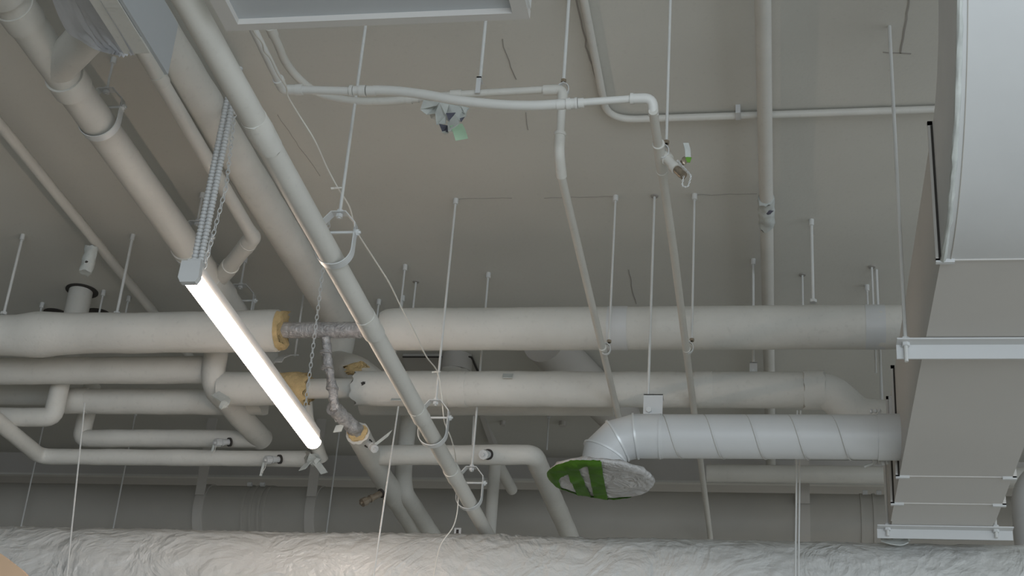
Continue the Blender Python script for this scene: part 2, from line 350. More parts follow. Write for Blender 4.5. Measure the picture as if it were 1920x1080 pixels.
# ================================================================== row B
BY, BZ, BR = 4.70, 3.622, 0.0590
xM = atY(580, 727, BY).x; xI0 = atY(525, 727, BY).x; xB0 = atY(668, 727, BY).x
t = thing('insulated_pipe', (-0.9, BY, BZ), 'second insulated cross pipe, bared and yellow beside the foil riser, dipping at its right end', 'pipe')
obj('insulation', tube(B(), [(-1.92, BY, 3.62), (xI0, BY, 3.62)], BR, 32, lump=0.002, step=0.03), 'painted_wrap', t)
obj('yellow_insulation', tube(B(), [(xI0-0.012, BY, 3.62), (xM, BY, 3.62)], BR-0.002, 32, lump=0.005, freq=20, step=0.008, rag=0.03, seed=2), 'yellow_wool', t, label='exposed yellow glass wool')
obj('bare_pipe', tube(B(), [(xM-0.01, BY, 3.62), (xB0+0.03, BY, 3.622)], 0.0350, 28, step=0.05), 'painted_smooth', t, label='narrower bare white length')
xE = atY(1525, 730, BY).x
pb = fillet([(xB0, BY, 3.622), (xE+0.05, BY, 3.618), (xE+0.14, BY+0.02, 3.535), (0.36, BY+0.03, 3.53)], [0.10, 0.08], 8)
obj('insulation', tube(B(), pb, BR+0.0015, 36, lump=0.0026, freq=9, step=0.03, seed=6, rag=0.02), 'painted_wrap', t)
for x, wd in ((atY(860, 727, BY).x, 0.03), (atY(1320, 730, BY).x, 0.03)):
    obj('joint_wrap', tube(B(), [(x-wd, BY, 3.62), (x+wd, BY, 3.62)], BR+0.003, 32, lump=0.0016, freq=35, step=0.012, rag=0.006), 'painted_wrap', t)
obj('joint_wrap', tube(B(), [(xE-0.03, BY, 3.619), (xE+0.035, BY, 3.618)], BR+0.006, 32, lump=0.003, freq=25, step=0.012, rag=0.02), 'painted_wrap', t, label='rough plastered collar at the bend')
q = atY(951, 706, BY-BR-0.004); obj('tape_flap', strip(B(), [q+V((0, 0.012, 0.016)), q+V((0, 0.0, 0.0)), q+V((0.004, -0.012, -0.010))], (0.017, 0, 0), 0.001), 'masking_paper', t, label='loose pale tape flap')
q = atY(752, 749, BY-BR*0.8); obj('tape_flap', strip(B(), [q+V((-0.035, 0, 0)), q+V((0.035, 0.004, 0.001))], (0, 0.006, 0.006), 0.001), 'masking_paper', t, label='strip of faded tape')
q = atY(682, 718, BY-BR); obj('tear', crumple(B(), q, (0.006, 0.003, 0.006), 0.9, 5, 2), 'dark_gap', t, label='small dark tear')
# B left + K
t = thing('insulated_pipe', (-2.4, 4.70, 3.688), 'insulated pipe directly under the thickest one at left', 'pipe')
xk = atY(388, 692, 4.70).x
obj('insulation', tube(B(), [(-3.6, 4.70, 3.680), (xk+0.03, 4.70, 3.692)], 0.0495, 32, lump=0.0022, step=0.03, seed=11), 'painted_wrap', t)
t = thing('insulated_pipe', (-1.9, 4.8, 3.6), 'wrapped bend dropping from the pipe rows and running away beside the lamp', 'pipe')
pk = fillet([(-1.945, 4.66, 3.86), (-1.945, 4.66, 3.62), (-1.90, 5.12, 3.595)], 0.08, 8)
obj('insulation', tube(B(), pk, 0.042, 30, lump=0.0026, freq=10, step=0.025, seed=12), 'painted_wrap', t)
q = atY(420, 748, 4.60)
obj('torn_flap', strip(B(), [q+V((-0.035, 0.0, 0.02)), q, q+V((0.018, -0.01, -0.016)), q+V((0.016, -0.02, -0.04))], (0.008, 0.01, 0.012), 0.002), 'masking_paper', t, label='torn white flap')
bm = crumple(B(), q+V((0.006, -0.012, -0.028)), (0.016, 0.01, 0.014), 0.4, 3, 2); obj('paste_blob', bm, 'masking_paper', t)
# second pipe right behind B (lower strip)
t = thing('insulated_pipe', (-0.4, 4.98, 3.66), 'insulated pipe just behind and below the second cross pipe', 'pipe')
z2 = atY(900, 778, 4.98).z+0.052
obj('insulation', tube(B(), [(atY(676, 770, 4.98).x, 4.98, z2), (atY(1150, 770, 4.98).x, 4.98, z2+0.003)], 0.052, 28, lump=0.0018, step=0.04, seed=14), 'painted_wrap', t)
# little rods over row B
def bracket_rod(px, py, bx, by, label, plate=True, r=0.0042):
    p = atZ(px, py, H); q = atY(bx, by, p.y); x = (p.x+q.x)/2
    t = thing('hanger_rod', (x, p.y, q.z), label, 'hanger rod', 'threaded hanger rods fixed to the ceiling')
    obj('rod', rod_bm(x, p.y, q.z, H, r), 'rod_metal', t); obj('anchor', cyl(B(), (x, p.y, H-0.022), (x, p.y, H), 0.0085, 10), 'rod_metal', t)
    pl = obj('bracket_plate', box(B(), (x-0.0125, p.y-0.003, q.z-0.052), (x+0.0125, p.y+0.002, q.z)), 'painted_metal', t)
    obj('top_flange', box(B(), (x-0.0125, p.y-0.003, q.z-0.002), (x+0.0125, p.y+0.022, q.z+0.001)), 'painted_metal', pl)
    obj('bolt', hexa(B(), (x, p.y-0.010, q.z-0.034), (x, p.y-0.003, q.z-0.034), 0.006), 'bolt_metal', pl)
    return t
bracket_rod(1412, 486, 1413, 680, 'hanger rod with a small bolted plate on the second cross pipe')
rod_at(752, 497, 745, 700, 'hanger rod above the second cross pipe, left of the wire')
p = atZ(575, 470, H)
o = rod_at(575, 512, 553, 668, 'hanger rod behind the dangling chain, ending in a curved strap')
w = V(o['_w']); obj('strap', strip(B(), [w+V((0.0, 0, 0.005)), w+V((-0.022, -0.02, -0.004)), w+V((-0.034, -0.05, -0.03)), w+V((-0.036, -0.06, -0.05))], (0.014, 0, 0), 0.0018), 'painted_metal', o)

# ================================================================== left lower rows C, D, E, G
def zof(x, y, Y): return atY(x, y, Y).z
CY = 4.90
t = thing('insulated_pipe', (-2.4, CY, 3.66), 'short fat insulated pipe with a rough left end, third row at left', 'pipe')
obj('insulation', tube(B(), [(atY(120, 752, CY).x, CY, zof(120, 752, CY)), (atY(136, 752, CY).x, CY, zof(136, 752, CY)), (-1.83, CY, zof(420, 752, CY)-0.004)], 0.047, 30, lump=0.0026, step=0.025, rag=0.02, seed=15, rf=lambda s, a: 0.047-0.006*max(0, 1-s/0.03)), 'painted_wrap', t)
obj('joint_wrap', tube(B(), [(atY(125, 752, CY).x, CY, zof(125, 752, CY)), (atY(165, 752, CY).x, CY, zof(165, 752, CY))], 0.0480, 30, lump=0.0015, step=0.02, rag=0.01, seed=33), 'painted_wrap', t)
# G: L pipe
t = thing('insulated_pipe', (-2.9, 4.80, 3.56), 'insulated pipe at the left edge ending in a mitred elbow turned upward', 'pipe')
gz = zof(40, 780, 4.80)
gx = atY(100, 778, 4.80).x
obj('insulation', tube(B(), fillet([(-3.6, 4.80, gz-0.006), (gx, 4.80, gz-0.004), (gx+0.002, 4.80, gz+0.20)], 0.030, 4), 0.0345, 28, lump=0.002, step=0.02, seed=16), 'painted_wrap', t)
# dark pipe behind G
t = thing('insulated_pipe', (-3.2, 5.05, 3.7), 'shaded insulated pipe seen above the mitred elbow at the left edge', 'pipe')
zz = zof(40, 738, 5.05)
obj('insulation', tube(B(), [(-4.2, 5.05, zz), (atY(112, 738, 5.05).x, 5.05, zz)], 0.045, 24, lump=0.001, step=0.06), 'painted_wrap', t)
# D
DY = 5.10
t = thing('insulated_pipe', (-2.3, DY, 3.58), 'lower left insulated pipe with an elbow rising at its left end and a tied valve', 'pipe')
dx = atY(152, 823, DY).x; zd = zof(300, 823, DY)
pd = fillet([(dx, DY, zd+0.22), (dx, DY, zd), (-1.90, DY, zd+0.004)], 0.02, 4)
obj('insulation', tube(B(), pd, 0.0335, 28, lump=0.0022, step=0.025, seed=18), 'painted_wrap', t)
# E
EY = 5.06
ze = zof(300, 858, EY)
t = thing('insulated_pipe', (-2.2, EY, 3.49), 'lowest insulated pipe at left, coming in diagonally then running across to a frayed end', 'pipe')
pe = fillet([(-2.74, 4.0, ze), (-2.74, EY, ze), (atY(576, 858, EY).x, EY, ze)], 0.05, 6)
obj('insulation', tube(B(), pe, 0.0300, 28, lump=0.0020, step=0.025, seed=19, rag=0.012), 'painted_wrap', t)
def valve(base, d, L, label, tie=True, ln=0.07, rr=0.0125, mt='painted_metal', par=None):
    base = V(base); d = V(d).normalized(); e = base+d*L
    t = thing('drain_valve', base, label, 'valve', 'small capped valves sticking out of the pipes')
    obj('sleeve_gap', tube(B(), [base-d*0.004, base+d*0.003], rr*1.35, 16), 'dark_gap', t)
    bo = obj('valve_body', tube(B(), [base, base+d*L*0.55, e], rr*0.9, 14, step=0.006, lump=0.001, freq=60), mt, t)
    obj('cap', tube(B(), [e-d*0.016, e+d*0.004], rr*1.25, 8), mt, t)
    obj('ring', tube(B(), [base+d*L*0.5, base+d*L*0.62], rr*1.12, 16), mt, t)
    obj('stem', tube(B(), [e+d*0.002, e+d*0.012], rr*0.45, 10), mt, t)
    if tie:
        a = base+d*L*0.55+V((-0.014, -0.004, 0.004)); 
        pts = [a, a+V((-0.012, -0.002, -0.006)), a+V((-0.014, -0.004, -0.03)), a+V((-0.018, -0.004, -ln))]
        obj('tie', strip(B(), resample(pts, 0.012), (0.0045, 0.001, 0), 0.0015), 'masking_paper', t, label='white tie hanging down')
        b0 = e+V((0.0, 0, -0.01)); obj('lanyard', tube(B(), fillet([b0, b0+V((0.0, 0, -0.02)), b0+V((-0.012, 0, -0.045)), a+V((-0.012, 0, -0.055))], 0.02, 5), 0.0012, 6), 'wire_white', t)
    return t
valve(atY(430, 829, DY-0.033), (-0.55, -0.62, -0.28), 0.055, 'capped valve with hanging tie on the lower left pipe, left of the lamp')
valve(atY(524, 861, EY-0.030), (-0.55, -0.62, -0.28), 0.055, 'capped valve with hanging tie on the lowest left pipe, under the lamp end')
# J : thin drop below yellow wool
t = thing('wrapped_pipe', atY(590, 800, 4.86), 'narrow wrapped drop pipe with tattered tape just right of the lamp end', 'pipe')
pj_ = fillet([atY(574, 722, 4.74), atY(580, 790, 4.84), atY(603, 862, 4.98)], 0.06, 6)
obj('insulation', tube(B(), pj_, 0.017, 20, lump=0.0020, freq=25, step=0.012, seed=21, rf=lambda s, a: 0.017+0.006*min(1, max(0, (s-0.12)/0.06))), 'painted_wrap', t)
q = atY(588, 862, 4.93)
bm = B(); crumple(bm, q, (0.022, 0.02, 0.018), 0.6, 7, 2); strip(bm, [q, q+V((0.025, -0.01, -0.025)), q+V((0.05, -0.012, -0.055))], (0.012, 0, 0.004), 0.0015); strip(bm, [q, q+V((-0.02, -0.01, -0.02)), q+V((-0.03, -0.02, -0.045))], (0.012, 0, 0.004), 0.0015)
obj('tattered_tape', bm, 'masking_paper', t, label='tattered pale tape ends')

# ================================================================== foil riser + M
t = thing('foil_wrapped_pipe', (-1.42, 4.5, 3.55), 'thin pipe wrapped in wrinkled grey foil dropping from the bare foil length', 'pipe')
pf = [atY(611, 632, 4.43), atY(615, 680, 4.46), atY(624, 735, 4.52), atY(628, 768, 4.55)]
obj('foil_pipe', tube(B(), pf, 0.0155, 20, lump=0.005, freq=60, step=0.006, seed=22), 'foil_wrap', t)
pf2 = [atY(624, 764, 4.55), atY(638, 778, 4.60), V((-1.412, 4.665, 3.462)), V((-1.406, 4.74, 3.452))]
obj('foil_elbow', tube(B(), pf2, 0.0250, 20, lump=0.006, freq=50, step=0.006, seed=23), 'foil_wrap', t)
for (x, y, Y) in ((614, 690, 4.465), (623, 728, 4.51), (611, 662, 4.445)):
    q = atY(x, y, Y); obj('wire_tie', tube(B(), [q-V((0, 0, 0.004)), q+V((0, 0, 0.004))], 0.021, 14, lump=0.001, freq=60), 'foil_wrap', t)
t = thing('insulated_pipe', (-1.42, 5.2, 3.45), 'steep diagonal insulated pipe starting at the foil wrapping, with yellow wool at its mouth', 'pipe')
m0 = atY(668, 812, 4.70)
MP = [m0, (-1.420, 5.1, 3.452), (-1.425, 5.9, 3.450)]
MP[0] = V((-1.405, 4.69, 3.452))
obj('insulation', tube(B(), MP, 0.0400, 30, lump=0.0032, freq=10, step=0.025, seed=24, rag=0.02), 'painted_wrap', t)
obj('yellow_insulation_end', tube(B(), [(-1.404, 4.687, 3.452), (-1.405, 4.70, 3.452)], 0.0335, 24, lump=0.006, freq=40, step=0.005, rag=0.03), 'yellow_wool', t, label='ring of exposed yellow wool')
q = atY(630, 780, 4.62); obj('paper_tag', strip(B(), [q+V((-0.012, 0, 0.018)), q+V((0.006, 0, -0.01)), q+V((0.012, 0, -0.020))], (0.010, 0.002, 0.004), 0.002), 'masking_paper', t)
q = atY(636, 803, 4.62); obj('paper_tag', strip(B(), [q+V((0.002, 0, 0.012)), q+V((-0.005, 0, -0.014))], (0.014, 0, 0.002), 0.0015), 'masking_paper', t)
v1 = valve(atY(690, 831, 4.72), (0.42, -0.55, -0.42), 0.075, 'capped valve with pale tape strip on the steep diagonal pipe', tie=False, rr=0.0115)
q = V(v1['_w'])+V((0.42, -0.55, -0.42)).normalized()*0.06
e1 = atY(732, 812, 4.68); obj('tape_strip', strip(B(), [atY(698, 838, 4.68), (atY(698, 838, 4.68)+e1)/2, e1], (0.006, 0, 0.012), 0.0012), 'masking_paper', v1, label='stiff pale tape strip')
v2 = valve(atY(715, 925, 5.02), (-0.50, -0.45, -0.50), 0.085, 'dark brass valve hanging from the steep diagonal pipe low in the picture', tie=False, rr=0.0125, mt='brass')
# N
t = thing('insulated_pipe', (-1.3, 5.15, 3.6), 'wrapped vertical pipe that bends away behind the steep diagonal pipe', 'pipe')
n0 = atY(768, 770, 5.25); n1 = atY(776, 915, 5.25)
obj('insulation', tube(B(), fillet([(n0.x, 5.25, n0.z+0.05), (n0.x, 5.25, n1.z+0.0), (n0.x+0.02, 5.95, n1.z-0.02)], 0.10, 8), 0.032, 28, lump=0.0022, step=0.03, seed=25), 'painted_wrap', t)
# O + S
OY = 4.92; oz = zof(850, 852, OY)
t = thing('insulated_pipe', (-1.1, OY, oz), 'short insulated cross pipe below the clevis, turning away at its rounded right end', 'pipe')
po = fillet([(-1.388, OY, oz-0.006), (-1.27, OY, oz-0.004), (atY(1000, 855, OY).x, OY, oz+0.002), (-0.815, 5.95, oz-0.004)], [0.01, 0.035], 6)
obj('insulation', tube(B(), po, 0.0355, 28, lump=0.0018, step=0.025, seed=26), 'painted_wrap', t)
valve(atY(915, 852, OY-0.034), (-0.10, -0.75, -0.30), 0.05, 'round capped valve on the short cross pipe right of the lowest clevis', tie=False, rr=0.014)
# T
t = thing('painted_pipe', (-1.05, 5.5, 3.5), 'plain vertical pipe behind the short cross pipe', 'pipe')
t0 = atY(929, 862, 5.5)
obj('pipe', tube(B(), fillet([(t0.x, 5.5, 3.0), (t0.x, 5.5, t0.z), (t0.x, 5.9, t0.z+0.02)], 0.04, 6), 0.0230, 22), 'painted_smooth', t)

# ================================================================== far structure
t = thing('steel_beam', (-1.5, 6.7, 4.0), 'long shallow beam crossing under the ceiling behind the lower pipes', 'beam')
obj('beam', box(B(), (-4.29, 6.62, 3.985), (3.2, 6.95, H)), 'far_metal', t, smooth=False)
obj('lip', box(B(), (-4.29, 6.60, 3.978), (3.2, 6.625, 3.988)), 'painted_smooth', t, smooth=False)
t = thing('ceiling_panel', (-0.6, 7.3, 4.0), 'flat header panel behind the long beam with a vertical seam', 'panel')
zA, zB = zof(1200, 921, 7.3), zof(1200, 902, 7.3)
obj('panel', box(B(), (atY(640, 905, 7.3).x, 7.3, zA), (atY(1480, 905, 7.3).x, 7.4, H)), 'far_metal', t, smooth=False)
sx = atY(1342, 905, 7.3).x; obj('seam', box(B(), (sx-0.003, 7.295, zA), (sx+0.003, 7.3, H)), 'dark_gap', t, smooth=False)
t = thing('painted_pipe', (0.6, 5.95, 3.8), 'level pipe behind the spiral duct elbow, running right behind the large rectangular duct', 'pipe')
zr = zof(1500, 889, 5.95)
obj('pipe', tube(B(), [(atY(1325, 889, 5.95).x, 5.95, zr), (2.2, 5.95, zr)], 0.036, 24), 'painted_smooth', t)
# far round duct
t = thing('round_duct', (-1.5, 6.3, 3.73), 'large round duct far behind, strapped and seamed, just above the wrapped duct', 'duct')
fz = zof(960, 918, 6.3)-0.155; fz = fz
FR = 0.135
fz = zof(960, 919, 6.27)-FR*0.96
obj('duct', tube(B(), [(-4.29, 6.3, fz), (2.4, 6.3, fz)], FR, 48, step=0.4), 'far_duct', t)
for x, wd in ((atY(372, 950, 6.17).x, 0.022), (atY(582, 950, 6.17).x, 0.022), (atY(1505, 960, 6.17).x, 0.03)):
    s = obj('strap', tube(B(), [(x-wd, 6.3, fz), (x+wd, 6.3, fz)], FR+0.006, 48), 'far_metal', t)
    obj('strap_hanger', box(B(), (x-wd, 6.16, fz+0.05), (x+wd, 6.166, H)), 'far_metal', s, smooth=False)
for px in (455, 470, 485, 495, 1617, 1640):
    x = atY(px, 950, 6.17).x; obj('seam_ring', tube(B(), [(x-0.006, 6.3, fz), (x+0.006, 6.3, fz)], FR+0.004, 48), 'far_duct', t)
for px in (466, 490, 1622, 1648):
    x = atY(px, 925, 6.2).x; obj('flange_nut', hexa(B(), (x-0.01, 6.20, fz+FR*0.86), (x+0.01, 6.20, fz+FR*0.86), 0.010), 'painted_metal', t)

# ceiling details seen between row A and row B
t = thing('large_round_duct', (-0.6, 5.6, 4.0), 'big pipe rising into the ceiling at a slant, its end glimpsed between two cross pipes', 'duct')
obj('duct', tube(B(), [atZ(1020, 640, 4.03), atZ(1165, 785, 4.03)], 0.085, 28), 'far_metal', t)
t = thing('ceiling_hatch', atZ(840, 680, H), 'square ceiling hatch with a dark edge, glimpsed between the first and second cross pipes', 'hatch')
hp = [atZ(755, 668, H-0.012), atZ(884, 668, H-0.012), atZ(905, 715, H-0.012), atZ(765, 715, H-0.012)]
obj('frame', prism(B(), [p+V((0, 0, -0.002)) for p in hp], (0, 0, 0.013)), 'far_duct', t, smooth=False)
bm = B()
for a, b_ in ((0, 1), (1, 2)):
    dd = (hp[b_]-hp[a]); obox(bm, (hp[a]+hp[b_])/2+V((0, 0, -0.003)), dd/2, dd.cross(V((0, 0, 1))).normalized()*0.004, (0, 0, 0.002))
obj('edge_gap', bm, 'dark_gap', t, smooth=False)
q = atZ(857, 668, H)
t = thing('taped_ceiling_outlet', (q.x, q.y, 4.02), 'round taped-over outlet hanging at the ceiling hatch, between the cross pipes', 'outlet')
obj('outlet', tube(B(), [(q.x, q.y, H), (q.x, q.y, 4.03)], 0.062, 24, step=0.01, lump=0.004, freq=20), 'far_metal', t)
obj('paper_cover', crumple(B(), (q.x, q.y, 4.028), (0.060, 0.060, 0.006), 0.15, 9, 3), 'painted_wrap', t)
for x, y, rr in ((943, 790, 0.012), (1055, 791, 0.016)):
    q = atZ(x, y, H); t = obj('ceiling_socket', tube(B(), [(q.x, q.y, H-0.02), (q.x, q.y, H)], rr, 16), 'far_metal', label='small round socket on the ceiling '+('near the spiral duct elbow' if x > 1000 else 'above the short cross pipe'), cat='socket')
for (x0, y0), (x1, y1) in (((1035, 658), (1035, 690)), ((1325, 658), (1325, 695))):
    pass
for k, (x, y) in enumerate(((560, 960), (735, 985))): pass
t = thing('ceiling_bracket', atZ(915, 800, H), 'triangular bracket under the ceiling left of the short vertical rods', 'bracket')
bp = [atZ(897, 775, H), atZ(925, 830, H), atZ(925, 775, H)]
obj('gusset', prism(B(), [bp[0], bp[1], bp[1]+V((0, 0, -0.05)), ], (0.02, 0, 0)), 'far_metal', t, smooth=False)
for (x, y, bx, by, lb) in ((192, 545, 186, 600, 'short hanger rod right of the round ceiling pipe at left'), (240, 556, 235, 600, 'short faint hanger rod behind the tied-loop rod at left'), (78, 568, 74, 600, 'stub of hanger rod left of the round ceiling pipe'),
        (1505, 515, 1505, 590, 'thin far hanger rod left of the foot-nut rod'), (1637, 500, 1640, 700, 'hanger rod close to the rectangular duct, dark at its foot'), (1625, 535, 1628, 590, 'short hanger rod beside the one close to the rectangular duct'),
        (780, 528, 772, 600, 'short far hanger rod, right of the wire'), (912, 512, 903, 640, 'far hanger rod above the thickest pipe, right of the long rod'), (756, 555, 750, 600, 'faint short rod left of the far rods near the wire'), (711, 562, 706, 600, 'faint short rod beside the long diagonal pipe')):
    if x == 912: continue
    rod_at(x, y, bx, by, lb, r=0.0036, socket=(x in (192, 240, 78, 1625, 756, 711)))
# lower rods
def far_rod(px, py, label, z=3.42):
    p = atY(px, py, 6.08); return hanger_rod(p.x, 6.08, z, label, r=0.0034)
def free_rod(a, b_, label, r=0.003):
    return obj('hanger_rod', cyl(B(), a, b_, r, 8), 'rod_metal', label=label, cat='hanger rod', group='thin rods hanging low among the pipes')
free_rod(atY(747, 762, 4.66), atY(700, 1082, 4.66), 'thin rod hanging in front of the steep diagonal pipe and the wrapped duct')
free_rod(atY(159, 756, 4.70), atY(125, 1082, 4.70), 'thin leaning rod in front of the left pipes and the wrapped duct')
free_rod(atY(1495, 770, 4.66), atY(1491, 1082, 4.66), 'left one of the twin rods below the spiral duct', 0.0028)
free_rod(atY(1501, 770, 4.69), atY(1497, 1082, 4.69), 'right one of the twin rods below the spiral duct', 0.0028)
far_rod(236, 868, 'thin rod at left between the lowest pipe and the wrapped duct')
far_rod(62, 885, 'thin slanting rod at far left before the far round duct')
far_rod(622, 920, 'faint rod left of the brass valve before the far round duct')
free_rod(atY(889, 762, 5.02), atY(884, 870, 5.02), 'short rod behind the one carrying the lowest clevis', 0.003)
far_rod(1026, 830, 'faint rod left of the spiral duct elbow', 3.93)

# ================================================================== round ceiling sleeve at left
q = atZ(152, 545, H)
t = thing('ceiling_sleeve', (q.x, q.y, 4.0), 'short round pipe coming straight down through a dark hole in the ceiling at left', 'pipe')
obj('pipe', tube(B(), [(q.x, q.y, 3.74), (q.x, q.y, H+0.02)], 0.045, 28), 'painted_smooth', t)
obj('hole_rim', tube(B(), [(q.x+0.004, q.y, H-0.003), (q.x+0.004, q.y, H)], 0.062, 28), 'dark_gap', t, label='dark gap around the pipe')
for px in (105, 185):
    q = atZ(px, 588, H); obj('ceiling_hole', tube(B(), [(q.x, q.y, H-0.003), (q.x, q.y, H)], 0.05, 24), 'dark_gap', label='dark round hole in the ceiling '+('left' if px < 150 else 'right')+' of the short round pipe', cat='hole')

# ================================================================== sprinkler lines Q1, Q2 and hoses
ZQ = 3.56
t = thing('sprinkler_pipe', (-0.525, 4, ZQ), 'left of two slender pipes running away, dropping first from an elbow and coupling', 'pipe')
q1 = fillet([(-0.56, 3.17, 3.782), (-0.525, 3.17, 3.782), (-0.525, 3.17, 3.60), (-0.525, 3.24, 3.565), (-0.528, 4.95, 3.548)], [0.018, 0.03, 0.03], 5)
obj('pipe', tube(B(), q1, 0.0105, 20), 'painted_smooth', t)
obj('elbow', tube(B(), fillet([(-0.575, 3.17, 3.782), (-0.525, 3.17, 3.782), (-0.525, 3.17, 3.745)], 0.022, 6), 0.0135, 20), 'painted_smooth', t)
obj('coupling', tube(B(), fillet([(-0.525, 3.17, 3.645), (-0.525, 3.172, 3.598), (-0.525, 3.235, 3.566)], 0.04, 6), 0.0135, 20), 'painted_smooth', t)
obj('collar', tube(B(), [(-0.525, 3.17, 3.652), (-0.525, 3.17, 3.643)], 0.0155, 20), 'painted_smooth', t)
obj('coupling', tube(B(), [(-0.525, 4.22, 3.554), (-0.525, 4.25, 3.554)], 0.0125, 20), 'painted_smooth', t)
t2 = thing('sprinkler_pipe', (-0.272, 4, ZQ), 'right of two slender pipes running away, with a tee and a chained valve', 'pipe')
q2 = [(-0.275, 2.945, ZQ), (-0.270, 3.6, ZQ-0.003), (-0.272, 4.7, ZQ-0.012), (-0.275, 6.15, ZQ-0.010)]
obj('pipe', tube(B(), q2, 0.0108, 20, step=0.3), 'painted_smooth', t2)
obj('tee', tube(B(), [(-0.273, 3.09, ZQ), (-0.273, 3.21, ZQ)], 0.0135, 20), 'painted_smooth', t2)
obj('collar', tube(B(), [(-0.273, 3.085, ZQ), (-0.273, 3.095, ZQ)], 0.0152, 20), 'painted_smooth', t2)
obj('collar', tube(B(), [(-0.273, 3.205, ZQ), (-0.273, 3.215, ZQ)], 0.0152, 20), 'painted_smooth', t2)
obj('coupling', tube(B(), [(-0.270, 4.23, ZQ-0.008), (-0.270, 4.26, ZQ-0.008)], 0.0125, 20), 'painted_smooth', t2)
b0 = atY(1238, 283, 3.15); b1 = atY(1264, 313, 3.13); b2 = atY(1282, 330, 3.12)
obj('branch', tube(B(), [b0, b0.lerp(b1, 0.5), b1], 0.0115, 18), 'painted_smooth', t2)
cdir = (b2-b1).normalized()
obj('branch_collar', tube(B(), [b0.lerp(b1, 0.35), b0.lerp(b1, 0.55)], 0.0155, 18), 'painted_smooth', t2)
v = obj('valve_socket', tube(B(), [b1-cdir*0.004, b1+cdir*0.010], 0.0135, 18), 'painted_smooth', t2)
obj('valve', tube(B(), [b1+cdir*0.008, b2], 0.0098, 14, step=0.004, lump=0.001, freq=80), 'brass', t2, label='small brass valve end')
# ball chain on valve
def chain_bm(pts, r=0.006, w=0.0014, pitch=None, seg=10):
    bm = B(); pts = [V(p) for p in pts]; pitch = pitch or r*2.2; path = resample(pts, pitch); 
    for i, (a, b_) in enumerate(zip(path, path[1:])):
        c = (a+b_)/2; d = (b_-a).normalized(); side = d.orthogonal().normalized()
        if abs(d.z) > 0.3: side = d.cross(V((0, 1, 0))).normalized()
        if i % 2: side = d.cross(side).normalized()
        L = (b_-a).length*0.66; ring = [c+d*L*math.cos(k*2*PI/seg)+side*r*0.62*math.sin(k*2*PI/seg) for k in range(seg+1)]
        tube(bm, ring, w, 5, cap=False)
    return bm
obj('lanyard_chain', chain_bm(fillet([b1+V((0.008, -0.01, 0.012)), b2+V((0.018, 0, 0.0)), b2+V((0.010, 0, -0.032)), b2+V((-0.004, 0, -0.028)), b2], 0.01, 4), 0.0028, 0.0008, 0.005, 8), 'bolt_metal', t2)
q = atY(1290, 292, 3.13)
obj('tape_tag', strip(B(), [q+V((-0.004, 0, -0.018)), q+V((0.0, 0, -0.004))], (0.009, 0.002, 0.0), 0.001), 'green_tape', t2, label='scrap of green tape')
obj('tape_tag', strip(B(), [q+V((0.0, 0, -0.004)), q+V((-0.001, 0, 0.016)), q+V((-0.006, 0, 0.036))], (0.0065, 0.002, 0.001), 0.001), 'masking_paper', t2, label='pale upright tape end')
obj('dark_clip', crumple(B(), q+V((-0.010, 0.0, -0.016)), (0.007, 0.006, 0.008), 0.7, 12, 2), 'brass', t2)

# front hose H1
h1a = V((-1.172, 2.94, 3.648))
t = thing('sprinkler_hose', (-0.7, 2.94, 3.6), 'front sagging sprinkler hose and pipe with couplings, below the tray', 'hose')
obj('pipe', tube(B(), [(-1.165, 2.0, 3.652), (-1.172, 2.92, 3.650)], 0.0102, 18), 'hose_paint', t)
obj('elbow', tube(B(), fillet([(-1.171, 2.905, 3.650), (-1.172, 2.94, 3.650), (-1.135, 2.94, 3.648)], 0.012, 6), 0.0125, 18), 'hose_paint', t)
obj('collar', tube(B(), [(-1.171, 2.895, 3.650), (-1.171, 2.906, 3.650)], 0.0140, 18), 'hose_paint', t)
obj('collar', tube(B(), [(-1.140, 2.94, 3.648), (-1.122, 2.94, 3.648)], 0.0138, 18), 'hose_paint', t)
obj('pipe', tube(B(), [(-1.13, 2.94, 3.648), atY(655, 171, 2.94)], 0.0102, 18), 'hose_paint', t)
for a, b_, r in ((656, 662, 0.0135), (663, 674, 0.0118), (674, 686, 0.0138), (688, 704, 0.0122)):
    obj('coupling', tube(B(), [atY(a, 170, 2.94), atY(b_, 170, 2.94)], r, 16), 'hose_paint', t)
hp_ = [atY(x, y, 2.94) for x, y in ((700, 169), (745, 171), (800, 178), (850, 187), (900, 193), (950, 197), (1000, 198), (1040, 196), (1062, 195))]
def smoothpath(P, n=5):
    out = []
    for i in range(len(P)-1):
        p0, p1, p2, p3 = P[max(i-1, 0)], P[i], P[i+1], P[min(i+2, len(P)-1)]
        for k in range(n):
            s = k/n; out.append(0.5*((2*p1)+(p2-p0)*s+(2*p0-5*p1+4*p2-p3)*s*s+(-p0+3*p1-3*p2+p3)*s**3))
    out.append(P[-1]); return out
obj('flexible_hose', tube(B(), smoothpath(hp_), 0.0118, 18), 'hose_paint', t)
for a, b_, r in ((1044, 1058, 0.0128), (1062, 1070, 0.0146), (1070, 1078, 0.0125), (1078, 1083, 0.0140), (1084, 1095, 0.0120)):
    obj('coupling', tube(B(), [atY(a, 195+(1062-a)*0.07, 2.94), atY(b_, 195+(1062-b_)*0.07, 2.94)], r, 16), 'hose_paint', t)
obj('pipe', tube(B(), [atY(1090, 192, 2.94), atY(1190, 185, 2.94)], 0.0088, 18), 'hose_paint', t)
obj('elbow', tube(B(), fillet([atY(1185, 185, 2.94), V((-0.277, 2.94, 3.592)), V((-0.275, 2.96, 3.557))], 0.022, 6), 0.0122, 18), 'hose_paint', t)
obj('collar', tube(B(), [atY(1182, 185, 2.94), atY(1188, 185, 2.94)], 0.0135, 18), 'hose_paint', t)
